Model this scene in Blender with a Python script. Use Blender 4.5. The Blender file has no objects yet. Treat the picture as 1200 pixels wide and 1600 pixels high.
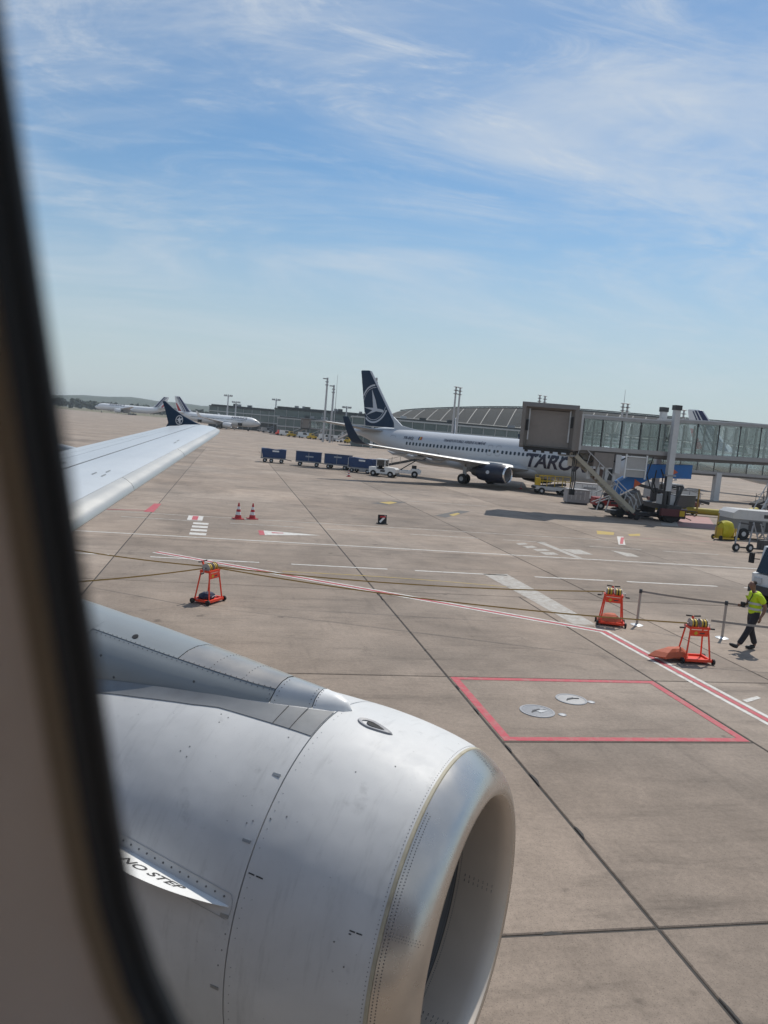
import bpy, bmesh, math, random
from mathutils import Matrix, Vector
random.seed(7)
R_ = math.radians
S = bpy.context.scene
C = S.collection

# ------------------------------------------------------------------ camera
CAM_H = 4.7
cam_d = bpy.data.cameras.new('camera'); cam = bpy.data.objects.new('camera', cam_d); C.objects.link(cam)
cam.matrix_world = Matrix(((0.977837, -0.062359, -0.199867, 0), (-0.191672, 0.11749, -0.974401, 0), (0.084245, 0.991114, 0.102933, CAM_H), (0, 0, 0, 1)))
cam_d.sensor_fit = 'VERTICAL'; cam_d.sensor_height = 24; cam_d.sensor_width = 18; cam_d.lens = 1215 / 1600 * 24
cam_d.clip_start = 0.01; cam_d.clip_end = 9000
cam_d.dof.use_dof = True; cam_d.dof.focus_distance = 14; cam_d.dof.aperture_fstop = 3.9
S.camera = cam
S.cycles.diffuse_bounces = 6; S.cycles.max_bounces = 12; S.cycles.transparent_max_bounces = 24
S.render.resolution_x = 768; S.render.resolution_y = 1024

# ------------------------------------------------------------------ sun, sky, exposure
SUN_EL, SUN_AZ = 56.0, 40.5          # degrees; azimuth from +Y towards +X
W = bpy.data.worlds.new('World'); S.world = W; W.use_nodes = True
nt = W.node_tree; nt.nodes.clear()
def wn(t, **k):
    n = nt.nodes.new(t)
    for a, b in k.items(): setattr(n, a, b)
    return n
def wmath(op, a, b=None, clamp=False):
    n = wn('ShaderNodeMath', operation=op, use_clamp=clamp)
    for i, x in enumerate((a, b)):
        if x is None: continue
        if isinstance(x, (int, float)): n.inputs[i].default_value = x
        else: nt.links.new(x, n.inputs[i])
    return n.outputs[0]
sky = wn('ShaderNodeTexSky', sky_type='NISHITA', sun_disc=False, sun_elevation=R_(SUN_EL), sun_rotation=R_(SUN_AZ), altitude=100, air_density=1.15, dust_density=0.35, ozone_density=2.2)
tc = wn('ShaderNodeTexCoord'); sep = wn('ShaderNodeSeparateXYZ'); nt.links.new(tc.outputs['Generated'], sep.inputs[0])
zc_ = wmath('MAXIMUM', sep.outputs[2], 0.0)
den = wmath('ADD', zc_, 0.16)
px = wmath('DIVIDE', sep.outputs[0], den); py = wmath('DIVIDE', sep.outputs[1], den)
cmb = wn('ShaderNodeCombineXYZ'); nt.links.new(px, cmb.inputs[0]); nt.links.new(py, cmb.inputs[1])
def cloud_layer(scale_xyz, rot, scale, detail, rough, dist, lo, hi, off):
    mp = wn('ShaderNodeMapping'); mp.inputs['Scale'].default_value = scale_xyz; mp.inputs['Rotation'].default_value = (0, 0, R_(rot)); mp.inputs['Location'].default_value = off
    nt.links.new(cmb.outputs[0], mp.inputs[0])
    no = wn('ShaderNodeTexNoise'); no.inputs['Scale'].default_value = scale; no.inputs['Detail'].default_value = detail; no.inputs['Roughness'].default_value = rough; no.inputs['Distortion'].default_value = dist
    nt.links.new(mp.outputs[0], no.inputs['Vector'])
    mr = wn('ShaderNodeMapRange', interpolation_type='SMOOTHSTEP'); mr.inputs[1].default_value = lo; mr.inputs[2].default_value = hi
    nt.links.new(no.outputs['Fac'], mr.inputs[0]); return mr.outputs[0]
c1 = cloud_layer((1.0, 1.9, 1), 32, 0.72, 10, .62, 1.1, .40, .74, (2.7, 1.3, 0))
c2 = cloud_layer((1.0, 2.6, 1), 44, 1.9, 11, .68, 1.6, .44, .80, (7.1, 4.4, 0))
c3 = cloud_layer((1.0, 1.3, 1), 10, 0.38, 6, .5, .3, .35, .68, (3.1, .2, 0))
cl = wmath('ADD', wmath('MULTIPLY', c1, .62), wmath('MULTIPLY', wmath('MULTIPLY', c2, wmath('ADD', c3, .35)), .60))
cl = wmath('ADD', cl, wmath('MULTIPLY', c3, .20))
fade = wn('ShaderNodeMapRange', interpolation_type='SMOOTHSTEP'); fade.inputs[1].default_value = -.02; fade.inputs[2].default_value = .30
nt.links.new(sep.outputs[2], fade.inputs[0])
cl = wmath('MULTIPLY', cl, fade.outputs[0], True)
# pale summer haze low over the horizon, all the way round
hz = wn('ShaderNodeMapRange', interpolation_type='SMOOTHERSTEP'); hz.inputs[1].default_value = .36; hz.inputs[2].default_value = -.03; hz.inputs[4].default_value = .85
nt.links.new(sep.outputs[2], hz.inputs[0])
mixh = wn('ShaderNodeMix', data_type='RGBA'); mixh.inputs['B'].default_value = (5.7, 6.5, 6.9, 1)
mixc = wn('ShaderNodeMix', data_type='RGBA'); mixc.inputs['B'].default_value = (7.2, 7.7, 8.2, 1)
tint = wn('ShaderNodeMix', data_type='RGBA', blend_type='MULTIPLY'); tint.inputs['Factor'].default_value = 1; tint.inputs['B'].default_value = (0.74, 0.96, 1.07, 1)
nt.links.new(sky.outputs[0], tint.inputs['A'])
nt.links.new(cl, mixc.inputs['Factor']); nt.links.new(hz.outputs[0], mixh.inputs['Factor']); nt.links.new(tint.outputs['Result'], mixh.inputs['A']); nt.links.new(mixh.outputs['Result'], mixc.inputs['A'])
bg = wn('ShaderNodeBackground'); bg.inputs[1].default_value = 0.085
nt.links.new(mixc.outputs['Result'], bg.inputs[0])
wo = wn('ShaderNodeOutputWorld'); nt.links.new(bg.outputs[0], wo.inputs[0])

sun_d = bpy.data.lights.new('sun', 'SUN'); sun_d.energy = 3.3; sun_d.angle = R_(0.53); sun_d.color = (1, .95, .87)
sun = bpy.data.objects.new('sun', sun_d); C.objects.link(sun)
sd = Vector((math.sin(R_(SUN_AZ)) * math.cos(R_(SUN_EL)), math.cos(R_(SUN_AZ)) * math.cos(R_(SUN_EL)), math.sin(R_(SUN_EL))))
sun.rotation_euler = sd.to_track_quat('Z', 'Y').to_euler(); sun.location = (30, 40, 60)
vs = S.view_settings; vs.view_transform = 'Standard'; vs.look = 'None'; vs.exposure = 0.12; vs.gamma = 1; vs.use_curve_mapping = False

# ------------------------------------------------------------------ helpers
class MB:
    def __init__(s): s.v = []; s.f = []
    def add(s, vs, fs):
        b = len(s.v); s.v += [tuple(p) for p in vs]; s.f += [tuple(i + b for i in q) for q in fs]; return s
    def box(s, c, d, m=None):
        x, y, z = d[0] / 2, d[1] / 2, d[2] / 2
        ps = [Vector((a * x, b * y, e * z)) for a, b, e in ((-1, -1, -1), (1, -1, -1), (1, 1, -1), (-1, 1, -1), (-1, -1, 1), (1, -1, 1), (1, 1, 1), (-1, 1, 1))]
        if m is not None:
            if isinstance(m, (int, float)): m = Matrix.Rotation(m, 3, 'Z')
            ps = [m @ p for p in ps]
        c = Vector(c)
        return s.add([p + c for p in ps], [(0, 3, 2, 1), (4, 5, 6, 7), (0, 1, 5, 4), (1, 2, 6, 5), (2, 3, 7, 6), (3, 0, 4, 7)])
    def bar(s, a, b, w, h=None, up=(0, 0, 1)):
        a = Vector(a); b = Vector(b); h = h or w; d = b - a; L = d.length; d.normalize()
        u = Vector(up); r = d.cross(u)
        if r.length < 1e-4: r = d.cross(Vector((0, 1, 0)))
        r.normalize(); u = r.cross(d)
        m = Matrix((d, r, u)).transposed()
        return s.box((a + b) / 2, (L, w, h), m)
    def tube(s, pts, r, n=8, cap=True):
        pts = [Vector(p) for p in pts]; rs = r if isinstance(r, (list, tuple)) else [r] * len(pts)
        rings = []; ref = None
        for i, p in enumerate(pts):
            d = (pts[min(i + 1, len(pts) - 1)] - pts[max(i - 1, 0)]).normalized()
            if ref is None: ref = d.cross(Vector((0, 0, 1)) if abs(d.z) < .9 else Vector((1, 0, 0))).normalized()
            ref = (ref - d * ref.dot(d)).normalized(); b = d.cross(ref)
            rings.append([p + (ref * math.cos(t) + b * math.sin(t)) * rs[i] for t in [2 * math.pi * k / n for k in range(n)]])
        return s.loft(rings, cap, cap)
    def loft(s, rings, c0=True, c1=True, closed=True):
        n = len(rings[0]); vs = [p for r in rings for p in r]; fs = []
        for i in range(len(rings) - 1):
            for k in range(n if closed else n - 1):
                k2 = (k + 1) % n; fs.append((i * n + k, i * n + k2, (i + 1) * n + k2, (i + 1) * n + k))
        if c0: fs.append(tuple(range(n - 1, -1, -1)))
        if c1: fs.append(tuple(range((len(rings) - 1) * n, len(rings) * n)))
        return s.add(vs, fs)
    def lathe(s, prof, fn, n=32, c0=False, c1=False, t0=0, t1=2 * math.pi):
        full = abs(t1 - t0 - 2 * math.pi) < 1e-6
        ts = [t0 + (t1 - t0) * k / (n if full else n - 1) for k in range(n)]
        return s.loft([[fn(a, r, t) for t in ts] for a, r in prof], c0, c1, full)
    def prism(s, poly, fn, t0, t1):
        n = len(poly); vs = [fn(a, b, t0) for a, b in poly] + [fn(a, b, t1) for a, b in poly]
        return s.add(vs, [tuple(range(n - 1, -1, -1)), tuple(range(n, 2 * n))] + [(i, (i + 1) % n, n + (i + 1) % n, n + i) for i in range(n)])
    def wheel(s, c, r, w, axis='Y', n=18):
        c = Vector(c)
        def fn(a, q, t):
            p = (q * math.cos(t), a, q * math.sin(t)) if axis == 'Y' else (a, q * math.cos(t), q * math.sin(t))
            return c + Vector(p)
        return s.lathe([(-w / 2, r * .55), (-w / 2, r * .9), (-w * .35, r), (w * .35, r), (w / 2, r * .9), (w / 2, r * .55)], fn, n, True, True)
    def me(s, name):
        me = bpy.data.meshes.new(name); me.from_pydata(s.v, [], s.f); me.validate()
        bm = bmesh.new(); bm.from_mesh(me); bmesh.ops.recalc_face_normals(bm, faces=bm.faces); bm.to_mesh(me); bm.free()
        return me
    def obj(s, name, mat, parent=None, ang=35):
        me = s.me(name); return mkobj(name, me, mat, parent, ang)
def mkobj(name, me, mat, parent=None, ang=35):
    if mat is not None and not me.materials: me.materials.append(mat)
    if ang:
        me.polygons.foreach_set('use_smooth', [True] * len(me.polygons)); me.set_sharp_from_angle(angle=R_(ang))
    o = bpy.data.objects.new(name, me); C.objects.link(o)
    if parent is not None: o.parent = parent
    return o
def inst(name, me, parent, loc=(0, 0, 0), rz=0, sc=None):
    o = bpy.data.objects.new(name, me); C.objects.link(o); o.parent = parent; o.location = loc; o.rotation_euler = (0, 0, rz)
    if sc: o.scale = sc
    return o
def tag(o, label, cat, group=None):
    o['label'] = label; o['category'] = cat
    if group: o['group'] = group
    return o
def thing(name, label, cat, loc=(0, 0, 0), rz=0, group=None):
    o = bpy.data.objects.new(name, None); C.objects.link(o); o.empty_display_size = .3
    o.location = loc; o.rotation_euler = (0, 0, rz); return tag(o, label, cat, group)
def struct(o): o['kind'] = 'structure'; return o
def stuff(o): o['kind'] = 'stuff'; return o
def copy_tree(o, parent=None):
    c = o.copy(); C.objects.link(c); c.parent = parent
    for ch in list(o.children): copy_tree(ch, c)
    return c
def text_me(s, size, offset=0.0, shear=0.0, cut=None):
    cu = bpy.data.curves.new('t', 'FONT'); cu.body = s; cu.size = size; cu.offset = offset; cu.shear = shear; cu.resolution_u = 3
    o = bpy.data.objects.new('t', cu); C.objects.link(o)
    dg = bpy.context.evaluated_depsgraph_get(); me = bpy.data.meshes.new_from_object(o.evaluated_get(dg))
    bpy.data.objects.remove(o); bpy.data.curves.remove(cu)
    if cut:
        bm = bmesh.new(); bm.from_mesh(me); bmesh.ops.triangulate(bm, faces=bm.faces)
        for _ in range(6):
            es = [e for e in bm.edges if e.calc_length() > cut]
            if not es: break
            bmesh.ops.subdivide_edges(bm, edges=es, cuts=1); bmesh.ops.triangulate(bm, faces=bm.faces)
        bm.to_mesh(me); bm.free()
    return me
def warp(me, fn):
    for v in me.vertices: v.co = fn(v.co.x, v.co.y)
    me.update(); return me
def poly_me(poly, cut, fn):
    bm = bmesh.new(); vs = [bm.verts.new((a, b, 0)) for a, b in poly]; f = bm.faces.new(vs); bmesh.ops.triangulate(bm, faces=[f])
    for _ in range(6):
        es = [e for e in bm.edges if e.calc_length() > cut]
        if not es: break
        bmesh.ops.subdivide_edges(bm, edges=es, cuts=1); bmesh.ops.triangulate(bm, faces=bm.faces)
    for v in bm.verts: v.co = fn(v.co.x, v.co.y)
    me = bpy.data.meshes.new('p'); bm.to_mesh(me); bm.free(); return me

# ------------------------------------------------------------------ materials
def nodes(m): return m.node_tree.nodes, m.node_tree.links
MATS = {}
def mat(name, col, rough=.6, metal=0.0, var=.12, scale=4.0, bump=0.0, coat=0.0, dirt=0.0, dcol=(.12, .10, .08), stretch=(1, 1, 1), spec=.5):
    """principled paint / metal / rubber with noise-driven colour and roughness variation"""
    if name in MATS: return MATS[name]
    m = bpy.data.materials.new(name); m.use_nodes = True; N, L = nodes(m); b = N['Principled BSDF']
    b.inputs['Metallic'].default_value = metal; b.inputs['Specular IOR Level'].default_value = spec
    if coat: b.inputs['Coat Weight'].default_value = coat; b.inputs['Coat Roughness'].default_value = .15
    t = N.new('ShaderNodeTexCoord'); mp = N.new('ShaderNodeMapping'); mp.inputs['Scale'].default_value = stretch; L.new(t.outputs['Object'], mp.inputs[0])
    no = N.new('ShaderNodeTexNoise'); no.inputs['Scale'].default_value = scale; no.inputs['Detail'].default_value = 6; no.inputs['Roughness'].default_value = .6; L.new(mp.outputs[0], no.inputs['Vector'])
    mx = N.new('ShaderNodeMix'); mx.data_type = 'RGBA'
    c = Vector(col)
    mx.inputs['A'].default_value = (*[max(0, x * (1 - var)) for x in c], 1); mx.inputs['B'].default_value = (*[min(1, x * (1 + var)) for x in c], 1)
    L.new(no.outputs['Fac'], mx.inputs['Factor']); out = mx.outputs['Result']
    if dirt:
        n2 = N.new('ShaderNodeTexNoise'); n2.inputs['Scale'].default_value = scale * .6; n2.inputs['Detail'].default_value = 8; n2.inputs['Roughness'].default_value = .7; L.new(mp.outputs[0], n2.inputs['Vector'])
        rp = N.new('ShaderNodeMapRange'); rp.inputs[1].default_value = .52; rp.inputs[2].default_value = .78; rp.inputs[4].default_value = dirt; L.new(n2.outputs['Fac'], rp.inputs[0])
        m2 = N.new('ShaderNodeMix'); m2.data_type = 'RGBA'; m2.inputs['B'].default_value = (*dcol, 1); L.new(rp.outputs[0], m2.inputs['Factor']); L.new(out, m2.inputs['A']); out = m2.outputs['Result']
    L.new(out, b.inputs['Base Color'])
    rr = N.new('ShaderNodeMapRange'); rr.inputs[3].default_value = max(.03, rough - .08); rr.inputs[4].default_value = min(1, rough + .08); L.new(no.outputs['Fac'], rr.inputs[0]); L.new(rr.outputs[0], b.inputs['Roughness'])
    if bump:
        n3 = N.new('ShaderNodeTexNoise'); n3.inputs['Scale'].default_value = scale * 6; n3.inputs['Detail'].default_value = 4; L.new(mp.outputs[0], n3.inputs['Vector'])
        bp = N.new('ShaderNodeBump'); bp.inputs['Strength'].default_value = bump; bp.inputs['Distance'].default_value = .02; L.new(n3.outputs['Fac'], bp.inputs['Height']); L.new(bp.outputs[0], b.inputs['Normal'])
    MATS[name] = m; return m
def glass(name, tint, gloss=.12, rough=.04):
    if name in MATS: return MATS[name]
    m = bpy.data.materials.new(name); m.use_nodes = True; N, L = nodes(m); N.remove(N['Principled BSDF'])
    tr = N.new('ShaderNodeBsdfTransparent'); oi = N.new('ShaderNodeObjectInfo'); tm_ = N.new('ShaderNodeMix'); tm_.data_type = 'RGBA'; L.new(oi.outputs['Random'], tm_.inputs['Factor']); tm_.inputs['A'].default_value = (*[x * .84 for x in tint], 1); tm_.inputs['B'].default_value = (*[min(1, x * 1.09) for x in tint], 1); L.new(tm_.outputs['Result'], tr.inputs[0])
    gl = N.new('ShaderNodeBsdfGlossy'); gl.inputs['Roughness'].default_value = rough; gl.inputs[0].default_value = (.9, .95, .95, 1)
    fr = N.new('ShaderNodeFresnel'); fr.inputs[0].default_value = 1.5
    ad = N.new('ShaderNodeMath'); ad.operation = 'ADD'; ad.inputs[1].default_value = gloss; ad.use_clamp = True; L.new(fr.outputs[0], ad.inputs[0])
    mx = N.new('ShaderNodeMixShader'); L.new(ad.outputs[0], mx.inputs[0]); L.new(tr.outputs[0], mx.inputs[1]); L.new(gl.outputs[0], mx.inputs[2])
    L.new(mx.outputs[0], N['Material Output'].inputs[0]); MATS[name] = m; return m

def concrete(name, col, joints=False):
    m = bpy.data.materials.new(name); m.use_nodes = True; N, L = nodes(m); b = N['Principled BSDF']
    geo = N.new('ShaderNodeNewGeometry'); P = geo.outputs['Position']
    def noise(sc, det, ro, st=(1, 1, 1), rot=0, dist=0):
        mp = N.new('ShaderNodeMapping'); mp.inputs['Scale'].default_value = st; mp.inputs['Rotation'].default_value = (0, 0, R_(rot)); L.new(P, mp.inputs[0])
        n = N.new('ShaderNodeTexNoise'); n.inputs['Scale'].default_value = sc; n.inputs['Detail'].default_value = det; n.inputs['Roughness'].default_value = ro; n.inputs['Distortion'].default_value = dist; L.new(mp.outputs[0], n.inputs['Vector']); return n.outputs['Fac']
    def rng(x, a, b_, c, d):
        r = N.new('ShaderNodeMapRange'); r.interpolation_type = 'SMOOTHSTEP'
        for i, q in enumerate((a, b_, c, d)): r.inputs[i + 1].default_value = q
        L.new(x, r.inputs[0]); return r.outputs[0]
    def mul(a, b_):
        q = N.new('ShaderNodeMath'); q.operation = 'MULTIPLY'
        for i, x in enumerate((a, b_)):
            if isinstance(x, (int, float)): q.inputs[i].default_value = x
            else: L.new(x, q.inputs[i])
        return q.outputs[0]
    f = rng(noise(.16, 6, .62, dist=.5), .28, .72, .74, 1.16)
    f = mul(f, rng(noise(.9, 7, .65), .3, .7, .88, 1.10))
    f = mul(f, rng(noise(.35, 8, .7, (1, 5, 1), 14), .50, .78, 1.0, .66))       # tyre and scrub streaks
    f = mul(f, rng(noise(.22, 8, .72, (1, 8, 1), -32), .53, .78, 1.0, .62))
    f = mul(f, rng(noise(.28, 7, .7, (7, 1, 1), 6), .55, .78, 1.0, .74))
    f = mul(f, rng(noise(14, 4, .7), .3, .7, .90, 1.10))                          # aggregate mottling
    f = mul(f, rng(noise(60, 2, .6), .30, .45, .62, 1.0))                         # exposed dark stones
    f = mul(f, rng(noise(75, 2, .6), .62, .72, 1.0, 1.22))
    f = mul(f, rng(noise(2.6, 9, .8, (1, 6, 1), -50), .60, .74, 1.0, .72))
    f = mul(f, rng(noise(.42, 9, .72, (1, 2.2, 1), 35, 1.2), .54, .74, 1.0, .74))               # soft dark smears
    f = mul(f, rng(noise(.6, 8, .7, (2, 1, 1), -20, .8), .56, .76, 1.0, 1.16))              # bleached patches
    f = mul(f, rng(noise(1.7, 3, .5), .68, .75, 1.0, .62))                        # oil spots
    oi = N.new('ShaderNodeObjectInfo'); f = mul(f, rng(oi.outputs['Random'], 0, 1, .84, 1.08))
    warm = N.new('ShaderNodeMix'); warm.data_type = 'RGBA'; L.new(noise(.12, 4, .5), warm.inputs['Factor'])
    warm.inputs['A'].default_value = (col[0] * .93, col[1] * .97, col[2] * 1.02, 1); warm.inputs['B'].default_value = (col[0] * 1.09, col[1] * 1.0, col[2] * .93, 1)
    vm = N.new('ShaderNodeVectorMath'); vm.operation = 'SCALE'; L.new(warm.outputs['Result'], vm.inputs[0]); L.new(f, vm.inputs['Scale'])
    L.new(vm.outputs[0], b.inputs['Base Color']); b.inputs['Roughness'].default_value = .82; b.inputs['Specular IOR Level'].default_value = .3
    bp = N.new('ShaderNodeBump'); bp.inputs['Strength'].default_value = .25; bp.inputs['Distance'].default_value = .01; L.new(noise(40, 5, .7), bp.inputs['Height']); L.new(bp.outputs[0], b.inputs['Normal'])
    return m
CONC = concrete('concrete', (.300, .247, .200))
def paint(name, col, wear=.5):
    """road paint worn through to concrete"""
    m = bpy.data.materials.new(name); m.use_nodes = True; N, L = nodes(m); b = N['Principled BSDF']
    geo = N.new('ShaderNodeNewGeometry')
    n = N.new('ShaderNodeTexNoise'); n.inputs['Scale'].default_value = 5; n.inputs['Detail'].default_value = 9; n.inputs['Roughness'].default_value = .75; L.new(geo.outputs['Position'], n.inputs['Vector'])
    r = N.new('ShaderNodeMapRange'); r.inputs[1].default_value = .62 - wear * .3; r.inputs[2].default_value = .80 - wear * .25; r.inputs[4].default_value = .35 + wear * .6; L.new(n.outputs['Fac'], r.inputs[0])
    mx = N.new('ShaderNodeMix'); mx.data_type = 'RGBA'; mx.inputs['A'].default_value = (*col, 1); mx.inputs['B'].default_value = (.28, .234, .19, 1); L.new(r.outputs[0], mx.inputs['Factor'])
    L.new(mx.outputs['Result'], b.inputs['Base Color']); b.inputs['Roughness'].default_value = .7; return m
WHITE_P = paint('white_marking', (.60, .585, .55), .55); WHITE_W = paint('worn_white_marking', (.44, .43, .40), .85)
RED_P = paint('red_marking', (.43, .055, .075), .5); YEL_P = paint('yellow_marking', (.42, .29, .04), .55); PINK_P = paint('pink_marking', (.36, .14, .14), .7)
DARK_P = paint('tar_marking', (.07, .065, .06), .4)
JOINT = mat('joint_sealant', (.035, .031, .028), .8, var=.3, scale=20)
BLACK = mat('black_rubber', (.018, .018, .019), .75, bump=.1, scale=12)
DARK = mat('dark_steel', (.055, .055, .058), .5, .3, scale=6)
STEEL = mat('galvanised_steel', (.36, .36, .37), .42, .7, scale=9)
GREY = mat('grey_paint', (.30, .30, .31), .5, scale=5, dirt=.3)
LGREY = mat('light_grey_paint', (.52, .52, .52), .45, scale=4, dirt=.25)
WHITE = mat('white_paint', (.74, .74, .73), .38, var=.05, scale=3, dirt=.18, dcol=(.3, .28, .26))
RED = mat('red_paint', (.30, .02, .02), .4, scale=5, dirt=.3)
ORANGE = mat('orange_red_paint', (.78, .055, .018), .42, var=.12, scale=7, dirt=.15)
YELLOW = mat('yellow_paint', (.55, .37, .02), .45, scale=6, dirt=.35)
BLUE = mat('blue_cover', (.008, .038, .125), .55, scale=5, dirt=.25, bump=.25)
BLUE2 = mat('bright_blue_paint', (.025, .15, .42), .5, scale=3, dirt=.25)
NAVY = mat('navy_paint', (.002, .022, .056), .45, var=.12, scale=2, spec=.3)
VGLASS = mat('dark_window_glass', (.02, .026, .03), .08, var=.1, scale=2, spec=.8)
TAUPE = mat('taupe_panel', (.225, .195, .175), .6, scale=3, dirt=.3)
# ================================================================== GROUND
gm = MB(); gm.add([(-5000, -300, -.03), (5000, -300, -.03), (5000, 7000, -.03), (-5000, 7000, -.03)], [(0, 1, 2, 3)])
ground = struct(gm.obj('ground', CONC, None, 0))
XJ = [-50.8, -42.9, -35.0, -27.1, -19.2, -11.3, -3.4, 4.5, 11.9, 19.7, 27.5, 35.3, 43.1, 50.9, 58.7]
YJ = [-1.3 + 7.83 * k for k in range(17)]; YJ[1] = 6.57; YJ[2] = 14.35
apron = struct(MB().box(((XJ[0] + XJ[-1]) / 2, (YJ[0] + YJ[-1]) / 2, -.022), (XJ[-1] - XJ[0], YJ[-1] - YJ[0], .01)).obj('apron', JOINT, None, 0))
GAP = .018
slab_cache = {}
def slab(x0, x1, y0, y1):
    k = (round(x1 - x0, 2), round(y1 - y0, 2))
    if k not in slab_cache:
        a, b = k[0] / 2 - GAP, k[1] / 2 - GAP; e = .012
        m = MB(); m.loft([[(-a, -b, -.016), (a, -b, -.016), (a, b, -.016), (-a, b, -.016)], [(-a, -b, -e), (a, -b, -e), (a, b, -e), (-a, b, -e)],
                          [(-a + e, -b + e, 0), (a - e, -b + e, 0), (a - e, b - e, 0), (-a + e, b - e, 0)]], False, True)
        me = m.me('slab'); me.materials.append(CONC); slab_cache[k] = me
    inst('slab', slab_cache[k], apron, ((x0 + x1) / 2, (y0 + y1) / 2, random.uniform(-.0015, .0015)))
for i in range(len(XJ) - 1):
    for j in range(len(YJ) - 1):
        x0, x1, y0, y1 = XJ[i], XJ[i + 1], YJ[j], YJ[j + 1]
        if i == 7 and j in (0, 1, 2):            # the column with the fuel pit is cut again at x = 9
            if j == 1:
                slab(x0, 9.0, y0, 11.17); slab(x0, 9.0, 11.17, y1); slab(9.0, x1, y0, y1)
            else:
                slab(x0, 9.0, y0, y1); slab(9.0, x1, y0, y1)
        else: slab(x0, x1, y0, y1)
# chipped, re-sealed joint edges
rc = random.Random(3)
for n in range(26):
    if n < 16: x, y = 4.5, rc.uniform(4, 22); ax = 1
    elif n < 21: x, y = rc.uniform(-2, 8), 6.57; ax = 0
    else: x, y = 11.9, rc.uniform(14, 40); ax = 1
    l, w = rc.uniform(.08, .45), rc.uniform(.02, .055); o = rc.choice((-1, 1)) * rc.uniform(.01, .035)
    pts = [(t * l, (1 - abs(2 * t - 1) ** 2) * w * rc.uniform(.6, 1)) for t in [k / 6 for k in range(7)]] + [(l, -.01), (0, -.01)]
    poly = [((x + o + b), (y + a)) if ax else (x + a, y + o + b) for a, b in pts]
    m = MB(); m.add([(a, b, .0035) for a, b in poly], [tuple(range(len(poly)))]); m.obj('joint_repair', JOINT, apron, 0)

def mark(poly, m, name, z=.004):
    b = MB(); b.add([(x, y, z) for x, y in poly], [tuple(range(len(poly)))]); o = b.obj(name, m, ground, 0); return o
def line(a, b, w, m, name, z=.004):
    a = Vector(a); b = Vector(b); d = (b - a).normalized(); n = Vector((-d.y, d.x)) * w / 2
    return mark([tuple(a - n), tuple(b - n), tuple(b + n), tuple(a + n)], m, name, z)
# service road lines
line((-14, 30.85), (40, 30.3), .13, WHITE_P, 'road_line')
for a, b in ((-9, -6.2), (-4.9, -3.58), (-2.29, 1.22), (2.29, 5.59), (6.56, 9.92), (10.96, 13.97), (14.52, 18.17), (19.3, 22.6)): line((a, 25.95 - .018 * a), (b, 25.95 - .018 * b), .13, WHITE_P, 'lane_dash')
for a, b in ((-4.47, -1.01), (.27, 3.58), (4.64, 7.69), (8.59, 11.96), (13.18, 15.4)): line((a, 35.5 - .02 * a), (b, 35.5 - .02 * b), .14, WHITE_W, 'lane_dash')
for a, b in ((17.44, 20.13), (21.26, 24.25)): line((a, 35.6 - .05 * a), (b, 35.6 - .05 * b), .14, WHITE_W, 'lane_dash')
line((-6, 37.3), (19.8, 37.5), .13, WHITE_W, 'road_line')
line((12.6, 52.9), (18.3, 52.85), .18, WHITE_W, 'road_line')
# stand boundary: white, red, white
for off, w, m in ((-.14, .10, WHITE_P), (0, .13, RED_P), (.14, .10, WHITE_P)):
    pts = [Vector((-2.2, 26.95)), Vector((9.86, 18.3)), Vector((10.25, 5.5))]
    d1 = (pts[1] - pts[0]).normalized(); d2 = (pts[2] - pts[1]).normalized()
    n1 = Vector((d1.y, -d1.x)); n2 = Vector((d2.y, -d2.x)); bis = (n1 + n2).normalized(); kk = 1 / bis.dot(n1)
    A = [p for p in (pts[0] + n1 * (off - w / 2), pts[1] + bis * kk * (off - w / 2), pts[2] + n2 * (off - w / 2))]
    B = [p for p in (pts[0] + n1 * (off + w / 2), pts[1] + bis * kk * (off + w / 2), pts[2] + n2 * (off + w / 2))]
    mb = MB(); mb.add([(p.x, p.y, .0048) for p in A + B], [(0, 1, 4, 3), (1, 2, 5, 4)]); mb.obj('stand_boundary_line', m, ground, 0)
# fuel pit box
x0, x1, y0, y1, w = 4.55, 8.95, 11.21, 14.33, .15
for p in ([(x0, y0), (x1, y0), (x1 - w, y0 + w), (x0 + w, y0 + w)], [(x1, y0), (x1, y1), (x1 - w, y1 - w), (x1 - w, y0 + w)], [(x1, y1), (x0, y1), (x0 + w, y1 - w), (x1 - w, y1 - w)], [(x0, y1), (x0, y0), (x0 + w, y0 + w), (x0 + w, y1 - w)]): mark(p, RED_P, 'red_box_line')
# worn white bar, chevrons, yellow and red bits
mark([(9.04, 25.8), (10.0, 26.0), (10.02, 22.62), (10.0, 19.0), (9.31, 18.95), (9.25, 21.78)], WHITE_W, 'white_bar')
for p in ([(14.84, 35.19), (15.23, 35.4), (15.19, 30.75), (14.87, 30.75)], [(13.45, 34.28), (14.04, 34.59), (14.02, 34.12), (13.42, 33.77)], [(13.48, 33.44), (14.08, 33.74), (14.14, 33.27), (13.48, 32.86)], [(13.66, 32.68), (14.35, 32.95), (14.43, 32.46), (13.66, 32.08)], [(13.64, 31.85), (14.37, 32.03), (14.38, 31.42), (13.65, 31.11)], [(15.25, 33.2), (16.29, 33.34), (16.27, 31.98), (15.34, 31.84)], [(18.03, 33.7), (18.74, 33.06), (18.59, 32.0), (17.93, 32.03)]): mark(p, WHITE_W, 'worn_marking')
for p in ([(21.25, 41.69), (22.18, 41.3), (21.45, 40.0), (20.43, 39.93)], [(22.81, 40.86), (23.93, 41.5), (23.3, 40.38), (22.44, 39.99)]): mark(p, YEL_P, 'yellow_marking')
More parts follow.
